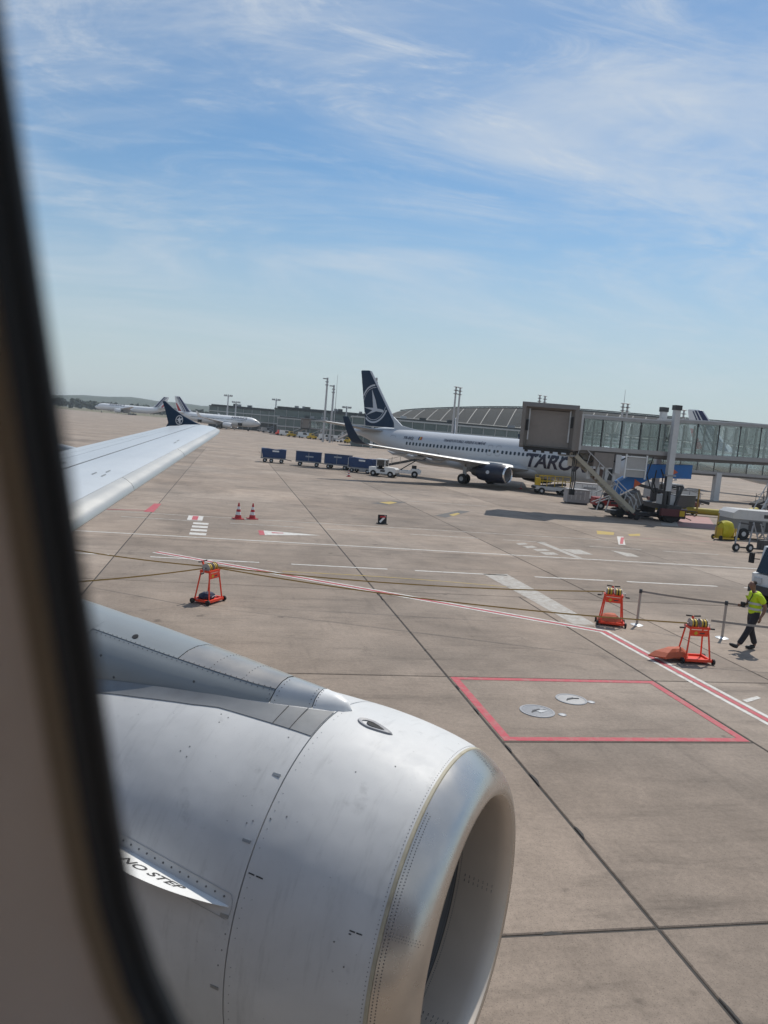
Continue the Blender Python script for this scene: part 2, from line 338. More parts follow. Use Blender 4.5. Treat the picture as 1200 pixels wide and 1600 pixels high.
mark([(12.22, 44.41), (14.89, 48.4), (15.59, 48.2), (12.61, 43.54)], DARK_P, 'tar_patch'); mark([(13.29, 45.2), (14.3, 46.78), (14.34, 46.31), (13.41, 44.64)], YEL_P, 'yellow_marking', .008)
mark([(9.2, 49.4), (11.2, 52.1), (12.2, 51.9), (10.2, 48.9)], DARK_P, 'tar_patch'); mark([(9.92, 50.33), (11.0, 51.5), (11.33, 50.98), (10.45, 49.43)], YEL_P, 'yellow_marking', .008)
mark([(21.37, 39.45), (21.78, 39.48), (20.03, 36.01), (19.64, 35.99)], WHITE_P, 'white_marking'); mark([(21.42, 39.1), (21.62, 39.1), (20.05, 36.3), (19.87, 36.3)], RED_P, 'red_marking', .008)
line((22, 39.2), (30, 39.8), .12, PINK_P, 'red_line')
mark([(30.2, 47.5), (32.5, 46.6), (38.5, 56.5), (35.5, 56.8)], PINK_P, 'pink_zone'); mark([(28.8, 47.3), (30.1, 47.4), (35.4, 56.8), (34.2, 57)], WHITE_W, 'worn_marking')
line((-5.4, 37.85), (-3.65, 38.3), .12, RED_P, 'red_line', .008); mark([(-3.75, 37.8), (-3.3, 37.8), (-3.25, 41.5), (-3.6, 41.5)], RED_P, 'red_marking')
mark([(-1.66, 35.72), (-.98, 35.72), (-.98, 37.4), (-1.66, 37.4)], WHITE_P, 'white_marking', .008); mark([(-1.46, 35.85), (-1.2, 35.85), (-1.2, 37.25), (-1.46, 37.25)], RED_P, 'red_marking', .012)
for k in range(4): mark([(-1.34, 31.35 + k * 1.04), (-.68, 31.35 + k * 1.04), (-.68, 31.93 + k * 1.04), (-1.34, 31.93 + k * 1.04)], WHITE_P, 'crossing_bar')
mark([(1.45, 33.65), (1.68, 33.7), (1.68, 32.37), (1.46, 32.3)], RED_P, 'red_marking'); mark([(1.68, 33.7), (2.45, 33.6), (4.1, 33.2), (1.68, 32.37)], WHITE_P, 'white_marking'); mark([(2.0, 33.0), (2.5, 33.12), (2.5, 33.3), (2.0, 33.3)], RED_P, 'red_marking', .008)
mark([(10.29, 13.12), (10.80, 13.38), (10.80, 13.5), (10.29, 13.26)], WHITE_P, 'white_marking', .007)
# faint yellow guide arc past the left barrier stand
prev = None
for k in range(14):
    t = k / 13; p = (1.9 + 7.4 * t, 24.55 - .9 * t + .25 * math.sin(t * 3.1))
    if prev: line(prev, p, .07, YEL_P, 'yellow_guide_line', .004)
    prev = p

# hydrant pit covers
def pit_cover(x, y, r, label, light):
    t = thing('hydrant_pit_cover', label, 'pit cover', (x, y, 0), .3, 'fuel pit covers inside the red box')
    fn = lambda a, q, th: (q * math.cos(th), q * math.sin(th), a)
    MB().lathe([(.001, r * 1.0), (.012, r * .99), (.012, r * .88), (.006, r * .87)], fn, 40).obj('rim', GREY, t)
    MB().lathe([(.006, r * .87), (.009, r * .84), (.009, .001)], fn, 40, False, True).obj('lid', mat('cover_pale', (.40, .39, .38), .6, dirt=.4, scale=12) if light else GREY, t)
    b = MB()
    for k in range(-5, 6):
        yy = k * r * .145; hl = math.sqrt(max(0, (r * .8) ** 2 - yy * yy))
        if not light: b.box((0, yy, .0105), (2 * hl, r * .05, .005))
    if not light: b.obj('tread_ribs', STEEL, t, 0)
    h = MB(); h.box((-r * .25, 0, .016), (r * .5, r * .07, .012), .5).box((r * .28, 0, .016), (r * .55, r * .07, .012), -.35).box((0, r * .05, .016), (r * .5, r * .16, .010), .1); h.obj('handle', DARK, t, 0)
    if not light: MB().box((r * .2, -r * .1, .016), (r * .55, r * .4, .006), .2).obj('label_plate', LGREY, t, 0)
pit_cover(6.58, 13.15, .175 * 1.7, 'pale round fuel pit cover with dark handle marks, farther of the two', True)
pit_cover(5.64, 12.52, .18 * 1.75, 'grey ribbed round fuel pit cover, nearer of the two, left of the pale one', False)
for i, (x, y) in enumerate(((6.92, 13.02), (6.05, 12.36))):
    t = thing('valve_cap', ('small pale round cap right of the pale pit cover', 'small pale round cap right of the grey ribbed pit cover')[i], 'cap', (x, y, 0), 0, 'small caps beside the pit covers')
    fn = lambda a, q, th: (q * math.cos(th), q * math.sin(th), a)
    MB().lathe([(.001, .075), (.008, .072), (.008, .055), (.006, .054)], fn, 20).obj('ring', GREY, t); MB().lathe([(.006, .054), (.008, .05), (.008, .001)], fn, 20, False, True).obj('lid', LGREY, t)

# ================================================================== OUR AIRLINER (seen from its cabin window)
PSI = R_(-36.82)
own = thing('passenger_airliner', 'airliner we look out of, with its big pale engine, wing and dark blue wingtip fence', 'airliner', (0, 0, 0), PSI)
FY, FZ, FR = -1.775, 4.24, 1.975
PHI0 = math.asin((CAM_H - FZ + .005) / 1.835)
def nacelle_paint():
    m = bpy.data.materials.new('nacelle_paint'); m.use_nodes = True; N, L = nodes(m); b = N['Principled BSDF']
    t = N.new('ShaderNodeTexCoord')
    def noise(sc, det, ro, st=(1, 1, 1), dist=0):
        mp = N.new('ShaderNodeMapping'); mp.inputs['Scale'].default_value = st; L.new(t.outputs['Object'], mp.inputs[0]); n = N.new('ShaderNodeTexNoise')
        n.inputs['Scale'].default_value = sc; n.inputs['Detail'].default_value = det; n.inputs['Roughness'].default_value = ro; n.inputs['Distortion'].default_value = dist; L.new(mp.outputs[0], n.inputs['Vector']); return n.outputs['Fac']
    def rng(x, a, b_, c, d):
        r = N.new('ShaderNodeMapRange'); r.interpolation_type = 'SMOOTHSTEP'
        for i, q in enumerate((a, b_, c, d)): r.inputs[i + 1].default_value = q
        L.new(x, r.inputs[0]); return r.outputs[0]
    def mul(a, b_):
        q = N.new('ShaderNodeMath'); q.operation = 'MULTIPLY'; L.new(a, q.inputs[0]); L.new(b_, q.inputs[1]); return q.outputs[0]
    f = rng(noise(1.6, 6, .6, dist=.4), .3, .7, .90, 1.05)
    f = mul(f, rng(noise(2.4, 8, .7, (6, 1, .8)), .52, .74, 1.0, .84))          # rain streaks running round the cowl
    f = mul(f, rng(noise(5.5, 6, .65), .60, .76, 1.0, .78))                      # hand and oil smudges
    f = mul(f, rng(noise(9, 8, .75, (1, 4, 4)), .64, .78, 1.0, .80))
    f = mul(f, rng(noise(38, 3, .6), .70, .76, 1.0, .62))                        # specks and stone chips
    c = N.new('ShaderNodeMix'); c.data_type = 'RGBA'; L.new(noise(.8, 4, .5), c.inputs['Factor']); c.inputs['A'].default_value = (.57, .58, .585, 1); c.inputs['B'].default_value = (.595, .588, .57, 1)
    vm = N.new('ShaderNodeVectorMath'); vm.operation = 'SCALE'; L.new(c.outputs['Result'], vm.inputs[0]); L.new(f, vm.inputs['Scale']); L.new(vm.outputs[0], b.inputs['Base Color'])
    L.new(rng(noise(3, 7, .7), .3, .7, .46, .62), b.inputs['Roughness'])
    bp = N.new('ShaderNodeBump'); bp.inputs['Strength'].default_value = .17; bp.inputs['Distance'].default_value = .05; L.new(noise(3.2, 2, .4), bp.inputs['Height']); L.new(bp.outputs[0], b.inputs['Normal'])
    return m
PAINT_OWN = nacelle_paint()
WING_P = mat('wing_paint', (.50, .53, .55), .40, var=.06, scale=1.2, dirt=.22, dcol=(.33, .35, .36), stretch=(1, .35, 1))
SLAT_M = mat('slat_metal', (.47, .46, .43), .36, .55, var=.07, scale=2, dirt=.15, dcol=(.35, .33, .3), stretch=(1, .3, 1))
LIP_M = mat('polished_lip', (.60, .565, .52), .27, .93, var=.10, scale=3, dirt=.30, dcol=(.3, .29, .27))
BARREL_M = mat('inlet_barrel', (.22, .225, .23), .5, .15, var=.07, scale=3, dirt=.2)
PYL_M = mat('pylon_paint', (.26, .28, .285), .36, .2, var=.08, scale=2.5, dirt=.25, dcol=(.2, .2, .2))
CAP_M = mat('bare_metal_cap', (.52, .47, .41), .32, .90, var=.12, scale=3.5, dirt=.35, dcol=(.22, .19, .16))
LINER = mat('cabin_liner', (.90, .76, .65), .55, var=.06, scale=30, bump=.05)
BRONZE = mat('bronze_trim', (.52, .45, .35), .45, .2, var=.06, scale=20)
SEAL = mat('window_seal', (.012, .014, .017), .5, var=.2, scale=30)
FUS_DARK = mat('fuselage_paint', (.16, .18, .24), .35, var=.03, scale=1.5, coat=.2)  # unseen skin kept dark so it bounces less light onto the engine

def fp0(x, w, r):                      # x along, w arc length around the skin from window centre, r radius
    a = PHI0 + w / FR; return (x, FY + r * math.cos(a), FZ + r * math.sin(a))
def rrect(hw, hh, rad, n=8):
    pts = []
    for cx, cy, a0 in ((hw - rad, hh - rad, 0), (-hw + rad, hh - rad, 90), (-hw + rad, -hh + rad, 180), (hw - rad, -hh + rad, 270)):
        for k in range(n + 1):
            a = R_(a0 + 90 * k / n); pts.append((cx + rad * math.cos(a), cy + rad * math.sin(a)))
        # straight side is subdivided by the neighbours
    return pts
def rectmatch(hw, hh, ring):          # same number of points pushed out to a rectangle
    out = []
    for a, b in ring:
        k = max(abs(a) / hw, abs(b) / hh); out.append((a / k, b / k))
    return out
HWI, HHI, WC = .1365, .215, -.045
PITCH, CH = .533, .36
skin = MB(); lin = MB()
XS = 0.0
def window_cell(xc, main, side=1):
    fp = (lambda x, w, r: fp0(x, w, r)) if side > 0 else (lambda x, w, r: (x, 2 * FY - fp0(x, w, r)[1], fp0(x, w, r)[2]))
    def ring(dx, r, rad=.115): return [fp(xc + a, WC + b, r) for a, b in rrect(HWI + dx, HHI + dx, rad + dx)]
    base = rrect(HWI + .042, HHI + .042, .157)
    skin.loft([ring(.040, 1.957), ring(.042, FR), [fp(xc + a, WC + b, FR) for a, b in rectmatch(PITCH / 2, CH, base)]], False, False)
    fl = [ring(.0095, 1.9435), ring(.014, 1.938), ring(.023, 1.926), ring(.033, 1.912), ring(.048, 1.899), ring(.066, 1.889), ring(.085, 1.885)]
    lin.loft(fl + [[fp(xc + a, WC + b, 1.885) for a, b in rectmatch(PITCH / 2, CH, rrect(HWI + .085, HHI + .085, .2))]], False, False)
    fr = MB().loft([ring(.040, 1.957), ring(.004, 1.9565), ring(.0005, 1.955), ring(.0, 1.9525), ring(.0006, 1.9510), ring(.0022, 1.9500), ring(.0024, 1.9480), ring(.0034, 1.9465), ring(.0036, 1.9455)], False, False).obj('window_seal', SEAL, own)
    MB().loft([ring(.0036, 1.9455), ring(.0060, 1.9448), ring(.0095, 1.9435)], False, False).obj('trim_ring', BRONZE, fr)
NW = 12
for k in range(-NW, NW + 1): window_cell(XS + k * PITCH, k == 0)
for k in range(-NW, NW + 1): window_cell(XS + k * PITCH, False, -1)
dph = CH / FR
def shell(mb, r, xa, xb, a0, a1, n):
    rings = [[(x, FY + r * math.cos(PHI0 + a0 + (a1 - a0) * i / n), FZ + r * math.sin(PHI0 + a0 + (a1 - a0) * i / n)) for i in range(n + 1)] for x in (xa, xb)]
    mb.loft(rings, False, False, False)
xl, xr = XS - (NW + .5) * PITCH, XS + (NW + .5) * PITCH
for mb, r in ((skin, FR), (lin, 1.885)):
    a1, a0 = (WC + CH) / FR, (WC - CH) / FR
    shell(mb, r, xl, xr, a1, math.pi - 2 * PHI0 - a1, 30); shell(mb, r, xl, xr, math.pi - 2 * PHI0 - a0, 2 * math.pi + a0, 30)
    shell(mb, r, -7, xl, 0, 2 * math.pi, 64); shell(mb, r, xr, 7, 0, 2 * math.pi, 64)
for x, s in ((-7, -1), (7, 1)):        # close the tube
    skin.lathe([(0, FR), (.5, 1.7), (.8, 1.1), (.9, .01)], lambda a, q, t: (x + s * a, FY + q * math.cos(t), FZ + q * math.sin(t)), 48, False, True)
    lin.lathe([(0, 1.885), (0, .01)], lambda a, q, t: (x, FY + q * math.cos(t), FZ + q * math.sin(t)), 48, False, True)
MB().box((0, FY, 3.02), (13.9, 2.9, .04)).obj('cabin_floor', mat('cabin_carpet', (.45, .42, .40), .9, scale=30), own, 0)
skin.obj('fuselage_skin', FUS_DARK, own); lin.obj('cabin_wall', LINER, own)

# ---- engine
EO = Vector((-1.189, 4.294, 1.755))
def eng(s, q, t):
    if q > .95: q -= .080 * min(1, max(0, s - .15) / .85) * max(0, math.cos(t - R_(65))) ** 6      # the cowl is flatter on its outboard shoulder
    z = EO.z + .0600 * min(s, .958) + .004 * max(0, s - .958)
    return Vector((EO.x - s, EO.y + q * math.cos(t), z + q * math.sin(t)))
E_ = bpy.data.objects.new('engine', None); C.objects.link(E_); E_.parent = own
NT = 128
def nac_r(s):
    P = [(0, .829), (.01, .868), (.03, .905), (.06, .942), (.10, .975), (.15, 1.007), (.204, 1.035), (.35, 1.083), (.5, 1.120), (.7, 1.157), (.958, 1.186), (1.3, 1.196), (1.8, 1.195), (2.4, 1.16), (3.0, 1.09), (3.6, .98), (4.1, .87)]
    for i in range(len(P) - 1):
        if P[i][0] <= s <= P[i + 1][0]:
            t = (s - P[i][0]) / (P[i + 1][0] - P[i][0])
            p0 = P[max(i - 1, 0)]; p1 = P[i]; p2 = P[i + 1]; p3 = P[min(i + 2, len(P) - 1)]
            m1 = (p2[1] - p0[1]) / (p2[0] - p0[0]); m2 = (p3[1] - p1[1]) / (p3[0] - p1[0]); h = p2[0] - p1[0]
            return (2 * t ** 3 - 3 * t * t + 1) * p1[1] + (t ** 3 - 2 * t * t + t) * h * m1 + (-2 * t ** 3 + 3 * t * t) * p2[1] + (t ** 3 - t * t) * h * m2
    return P[-1][1]
lipp = [(.385, .797), (.30, .789), (.2, .782), (.12, .779), (.07, .782), (.035, .793), (.012, .809), (0, .829)] + [(s, nac_r(s)) for s in (.004, .01, .02, .03, .045, .06, .08, .10, .125, .15, .175, .202)] + [(.206, nac_r(.2) - .01)]
ki = [i for i, p in enumerate(lipp) if p[0] == .012][0]
MB().lathe(lipp[ki:], eng, NT).obj('inlet_lip', LIP_M, E_, 50)
MB().lathe(lipp[:ki + 1], eng, NT).obj('lip_inner_skin', mat('lip_inner_metal', (.64, .56, .475), .46, .3, var=.08, scale=3, dirt=.25, dcol=(.3, .26, .22)), E_, 50)
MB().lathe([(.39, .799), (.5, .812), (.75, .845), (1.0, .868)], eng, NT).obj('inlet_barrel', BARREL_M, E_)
MB().lathe([(.382, .7965), (.383, .799), (.392, .80), (.393, .7985)], eng, NT).obj('barrel_seam', DARK, E_)
MB().lathe([(.204, nac_r(.204) - .004), (.208, nac_r(.208) + .0022), (.222, nac_r(.222) + .0022), (.226, nac_r(.226) - .004)], eng, NT).obj('joint_sealant_band', mat('yellow_sealant', (.42, .38, .28), .6, var=.3, scale=12, dirt=.5), E_)
MB().lathe([(s, nac_r(s)) for s in [.218 + (.954 - .218) * k / 12 for k in range(13)]] + [(.955, nac_r(.95) - .02)], eng, NT).obj('inlet_cowl', PAINT_OWN, E_)
MB().lathe([(.94, nac_r(.95) - .018), (.98, nac_r(.97) - .018)], eng, NT).obj('cowl_gap', BLACK, E_)
MB().lathe([(.961, nac_r(.96) - .02)] + [(s, nac_r(s)) for s in [.962 + (2.9 - .962) * k / 20 for k in range(21)]] + [(2.901, nac_r(2.9) - .02)], eng, NT).obj('fan_cowl', PAINT_OWN, E_)
MB().lathe([(2.906, nac_r(2.9) - .02)] + [(s, nac_r(s)) for s in [2.908 + (4.1 - 2.908) * k / 10 for k in range(11)]] + [(4.1, .80), (3.2, .75)], eng, 96).obj('thrust_reverser', PAINT_OWN, E_)
MB().lathe([(3.3, .62), (4.0, .58), (4.6, .42), (5.0, .36), (5.0, .30)], eng, 64, False, False).obj('exhaust_nozzle', DARK, E_)
MB().lathe([(4.2, .30), (4.9, .22), (5.5, .03)], eng, 48, True, True).obj('exhaust_plug', DARK, E_)
sp = MB().lathe([(.55, .005), (.60, .05), (.72, .13), (.88, .20), (.98, .235)], eng, 48, True, True).obj('spinner', DARK, E_)
MB().lathe([(1.16, .001), (1.16, .90)], eng, 48).obj('fan_hub', BLACK, E_)
bl = MB()
ring1 = [(-.10, -.035), (.0, -.012), (.10, .035), (.11, .033), (0, -.018), (-.10, -.041)]
def blade_sec(q, tw):
    c_, s_ = math.cos(tw), math.sin(tw); return [(EO.x - 1.02 - (a * c_ - b * s_), a * s_ + b * c_, q) for a, b in ring1]
bl.loft([[(p[0], p[1], p[2]) for p in blade_sec(q, tw)] for q, tw in ((.22, .35), (.45, .65), (.68, .9), (.86, 1.05))])
bme = bl.me('fan_blade'); bme.materials.append(mat('titanium', (.30, .30, .31), .35, .9, scale=4))
for k in range(36):
    o = inst('fan_blade', bme, E_, (0, EO.y, EO.z + .06)); o.rotation_euler = (2 * math.pi * k / 36, 0, 0)
# rivet rows
def rivets(name, pts, r, m, parent, h=.0012):
    b = MB()
    for p, nrm in pts:
        nrm = Vector(nrm).normalized(); u = nrm.cross(Vector((1, 0, .1))).normalized(); v = nrm.cross(u); p = Vector(p)
        ring = [p + (u * math.cos(2 * math.pi * k / 7) + v * math.sin(2 * math.pi * k / 7)) * r for k in range(7)]
        top = [q + nrm * h for q in ring]; b.loft([[q - nrm * .004 for q in ring], top], False, True)
    return stuff(b.obj(name, m, parent, 0))
RIV = mat('rivet', (.10, .10, .105), .5, .4)
rv = []
for s, st, ph in ((.190, 1.15, 0), (.172, 1.15, .5)):
    for k in range(110, 320):
        t = R_((k + ph) * st * .78 + 20)
        if 0 < t < R_(290): rv.append((eng(s, nac_r(s), t), (0.25, math.cos(t), math.sin(t))))
rivets('lip_rivets', rv, .0034, RIV, E_)
rv = []
for s in (.236,):
    for k in range(300):
        t = 2 * math.pi * k / 300; rv.append((eng(s, nac_r(s), t), (.2, math.cos(t), math.sin(t))))
rivets('cowl_rivets', rv, .0026, RIV, E_)
rv = []
for s in (.365, .405):
    for k in range(330):
        t = 2 * math.pi * k / 330; q = .7972 + (s - .385) * .1 - .0008; rv.append((eng(s, q, t), (0, -math.cos(t), -math.sin(t))))
for t0 in (R_(-12), R_(62), R_(150), R_(-80)):
    for k in range(7):
        for d in (-.028, -.016, .016, .028): q = .79; rv.append((eng(.12 + k * .034, .779 + (.002 + k * .034) * .045, t0 + d), (0, -math.cos(t0), -math.sin(t0))))
rivets('barrel_rivets', rv, .0032, RIV, E_)
rv = []
for t0 in (R_(76), R_(154)):
    for k in range(9):
        for d in (-.014, .014): s = .045 + k * .014; rv.append((eng(s, nac_r(s), t0 + d), (.6, math.cos(t0), math.sin(t0))))
    for k in range(16):
        s = .03 + k * .010; rv.append((eng(s, nac_r(s), t0), (.6, math.cos(t0), math.sin(t0))))
rivets('splice_rivets', rv, .0022, RIV, E_)
rr_ = random.Random(5); rv = []
for s, t in ((1.55, 112), (1.58, 115), (1.52, 115.5), (1.55, 118), (1.05, 113), (1.08, 116), (1.62, 128), (1.66, 130), (1.60, 131), (1.02, 141), (1.05, 142), (.99, 172), (.985, 168), (1.0, 176), (.35, 165), (.62, 118), (.45, 110), (.93, 139), (.85, 137), (.42, 160), (.7, 96), (.66, 97)):
    t = R_(t); rv.append((eng(s, nac_r(s), t), (0, math.cos(t), math.sin(t))))
rivets('access_fasteners', rv, .0045, mat('fastener_grey', (.16, .16, .16), .5), E_)
for t in (128, 146, 164, 182):
    tt = R_(t); c_ = eng(1.012, nac_r(1.012) + .0012, tt); MB().box(c_, (.05, .004, .016), Matrix.Rotation(tt - math.pi / 2, 3, 'X') @ Matrix.Rotation(0, 3, 'Z') if False else Matrix.Rotation(tt, 3, 'X')).obj('cowl_latch', mat('latch_grey', (.30, .31, .31), .4, .5), E_, 0)
rv = []
for k in range(46):
    t = R_(96 + k * 2.4)
    if k % 9 not in (4, 5): rv.append((eng(.925, nac_r(.925), t), (0, math.cos(t), math.sin(t))))
rivets('panel_edge_fasteners', rv, .0024, mat('fastener_grey', (.16, .16, .16), .5), E_)
# vent scoop behind the lip, near the pylon nose
def surf(s, t, h=0): return eng(s, nac_r(s) + h, t)
def teardrop(s0, t0, ls, lt, n=24):
    return [(s0 + ls * (math.cos(a) * (1.0 if math.cos(a) > 0 else 1.5)), t0 + lt * math.sin(a) * (1 - .45 * math.cos(a + math.pi) if math.cos(a) < 0 else 1)) for a in [2 * math.pi * k / n for k in range(n)]]
TD = [(.72, R_(98.0), .095, .042, .0015), (.72, R_(98.0), .09, .039, .010), (.725, R_(98.0), .06, .026, .006)]
MB().loft([[surf(s, t, h) for s, t in teardrop(a, b, c, d)] for a, b, c, d, h in TD[:3]], False, False).obj('vent_scoop', GREY, E_, 60)
MB().loft([[surf(s, t, h) for s, t in teardrop(a, b, c * .9, d * .9)] for a, b, c, d, h in ((.71, R_(97.8), .05, .022, .0055), (.71, R_(97.8), .03, .012, .003))], False, True).obj('vent_recess_shade', BLACK, E_, 60)  # black colour painted in for the shade inside the scoop
# stencils: tiny two-line service text, too small to read
STEN = mat('stencil_black', (.03, .03, .032), .6)
def stencil(s, t, rows, w, ttl):
    b = MB()
    for i, row in enumerate(rows):
        x = 0
        for seg, gap in row:
            p = [(s - x, t + i * .014), (s - x - seg, t + i * .014), (s - x - seg, t + i * .014 + .006), (s - x, t + i * .014 + .006)]
            b.add([surf(a, c, .0012) for a, c in p], [(0, 1, 2, 3)]); x += seg + gap
    b.obj(ttl, STEN, E_, 0)
stencil(.94, R_(152.5), [[(.035, .01), (.04, .0)]], .1, 'service_stencil')
stencil(.36, R_(156), [[(.028, .006), (.030, 0)], [(.012, 0)]], .1, 'service_stencil')
# strake with NO STEP
SB0, SB1 = Vector((-2.18, 3.175, 2.185)), Vector((-2.98, 3.19, 2.262))
def strake_pt(u, v):                 # u 0 front .. 1 rear, v 0 root .. 1 outer edge
    b = SB0.lerp(SB1, u); ang = math.atan2(b.z - EO.z - .06, b.y - EO.y)
    s = EO.x - b.x; root = eng(s, nac_r(s) - .012, ang); nrm = Vector((0, math.cos(ang), math.sin(ang) - .12)).normalized()
    width = .205 * math.sin(min(1, u * 1.02 + .0) * math.pi * .62) ** .85 if u > 0 else 0
    return root + nrm * (width * v + .006)
ST = bpy.data.objects.new('strake', None)
n = 66
rows_t = [[strake_pt(k / n, v) + Vector((0, 0, .006 * (1 - v))) for v in (0, .2, .4, .6, .8, 1)] for k in range(n + 1)]
rows_b = [[strake_pt(k / n, v) - Vector((0, 0, .010 * (1 - v) + .001)) for v in (1, .8, .6, .4, .2, 0)] for k in range(n + 1)]
strake = MB().loft([a + b for a, b in zip(rows_t, rows_b)]).obj('strake', mat('strake_white', (.78, .78, .76), .45, var=.04, scale=8), E_)
tm = text_me('NO STEP', .062, .0012, .28, .02)
wd = max(v.co.x for v in tm.vertices)
def tmap(a, b):
    u = .84 - a / wd * .52; v = .62 - b / .045 * .30; return strake_pt(u, v) + Vector((0, 0, .006 * (1 - v) + .0012))
warp(tm, tmap); mkobj('no_step_lettering', tm, STEN, strake, 0)
bp_ = []
for k in range(29):
    pass
def flange(u, off):
    b = SB0.lerp(SB1, u); s = EO.x - b.x; ang = math.atan2(b.z - EO.z - .06, b.y - EO.y); return s, ang + off
fl_pts = []
for k in range(13): u = .02 + 1.06 * k / 12; s, a = flange(u, -.052); fl_pts.append((s, a))
for k in range(1, 6): a = math.pi * k / 6; s, b0 = flange(1.08 + .04 * math.sin(a), 0); fl_pts.append((s, b0 - .052 * math.cos(a)))
for k in range(13): u = 1.08 - 1.06 * k / 12; s, a = flange(u, .052); fl_pts.append((s, a))
for k in range(1, 6): a = math.pi * k / 6; s, b0 = flange(.02 - .035 * math.sin(a), 0); fl_pts.append((s, b0 + .052 * math.cos(a)))
MB().loft([[surf(s, a, .0004) for s, a in fl_pts], [surf(s, a, .004) for s, a in fl_pts], [surf(s, SBm + (a - SBm) * .97, .0042) for (s, a), SBm in zip(fl_pts, [flange((EO.x - s - SB0.x) / (SB1.x - SB0.x), 0)[1] if False else a for s, a in fl_pts])]], False, False).obj('strake_flange', GREY, strake)
rv = []
for k in range(14):
    s, a = flange(.06 + k * .075, -.030); rv.append((surf(s, a, .001), (0, math.cos(a), math.sin(a))))
rivets('strake_fasteners', rv, .0055, RIV, strake)

# ---- pylon
PC = 4.20
PST = [(-2.085, 2.965, .03, .02), (-2.115, 3.008, .085, .1), (-2.18, 3.036, .13, .35), (-2.30, 3.050, .185, .8), (-2.46, 3.062, .235, 1), (-2.70, 3.075, .30, 1), (-3.0, 3.100, .35, 1), (-3.4, 3.135, .385, 1), (-3.8, 3.172, .405, 1), (-4.3, 3.215, .42, 1), (-5.0, 3.27, .43, 1), (-5.9, 3.32, .43, 1)]
def pyl_sec(x):
    P = PST
    x = max(min(x, P[0][0]), P[-1][0])
    for i in range(len(P) - 1):
        if P[i + 1][0] <= x <= P[i][0]:
            t = (P[i][0] - x) / (P[i][0] - P[i + 1][0]); return [P[i][j] + (P[i + 1][j] - P[i][j]) * t for j in (1, 2)]
def pyl_pt(x, a, h=0):                # a from -1 (outboard foot) to 1 (inboard foot), 0 is the ridge
    zr, hw = pyl_sec(x); s = -1 if a < 0 else 1; a_ = abs(a)
    K = [(0, 0), (.27, .010), (.52, .040), (.73, .095), (.88, .19), (1.0, .62)]      # (fraction of half width, drop)
    ts = [0, .14, .28, .42, .56, 1.0]
    for i in range(5):
        if ts[i] <= a_ <= ts[i + 1] + 1e-9:
            t = (a_ - ts[i]) / (ts[i + 1] - ts[i]); fw = K[i][0] + (K[i + 1][0] - K[i][0]) * t; dr = K[i][1] + (K[i + 1][1] - K[i][1]) * t; break
    return Vector((x, PC - s * (hw * fw + h * fw), zr - dr + h * (1 - fw * .6)))
PY = bpy.data.objects.new('pylon', None); C.objects.link(PY); PY.parent = own
As = [-1, -.8, -.66, -.56, -.49, -.42, -.35, -.28, -.21, -.14, -.07, 0, .07, .14, .21, .28, .35, .42, .49, .56, .66, .8, 1]
def strip(name, xs, as_, m, h=0, parent=PY): return MB().loft([[pyl_pt(x, a, h) for a in as_] for x in xs], False, False, False).obj(name, m, parent, 50)
fr_ = lambda a, b, n: [a + (b - a) * k / n for k in range(n + 1)]
strip('nose_fairing', [-2.085, -2.095, -2.105, -2.115, -2.13, -2.15, -2.18, -2.22, -2.26, -2.295], As, WHITE)
strip('forward_fairing', fr_(-2.30, -2.56, 5), As, mat('pylon_metal', (.56, .545, .51), .32, .85, var=.1, scale=4, dirt=.2))
strip('side_panel', fr_(-2.566, -4.05, 16), As[:8], PYL_M); strip('side_panel', fr_(-2.566, -4.05, 16), As[-8:], PYL_M)
strip('top_cap', fr_(-2.563, -3.30, 10), As[7:-7], CAP_M, .004); strip('top_cap', fr_(-3.306, -4.05, 8), As[7:-7], PYL_M, .004)
strip('aft_fairing', fr_(-4.056, -5.9, 10), As, PYL_M)
rv = []
for x in fr_(-2.6, -4.0, 34):
    for a in (.30, .315): pass
    rv.append((pyl_pt(x, .27, .005), (0, -.5, .8))); rv.append((pyl_pt(x, .305, .001), (0, -.6, .7)))
    rv.append((pyl_pt(x, .80, .001), (0, -1, .1)))
for x in (-2.585, -2.535, -2.32, -2.285):
    for a in fr_(.05, .9, 14): rv.append((pyl_pt(x, a, .001), (0, -.7, .6)))
for x in (-2.8, -3.05, -3.3):
    for a in fr_(-.25, .25, 10): rv.append((pyl_pt(x, a, .005), (0, 0, 1)))
rivets('pylon_rivets', rv, .0032, RIV, PY)
rv = [(pyl_pt(x, a, .001), (0, -.9, .3)) for x, a in ((-2.75, .70), (-3.0, .72), (-3.3, .74), (-3.6, .76), (-3.85, .50), (-3.7, .62), (-3.1, .45), (-2.68, .6), (-2.9, .52))]
rivets('pylon_fasteners', rv, .009, RIV, PY)
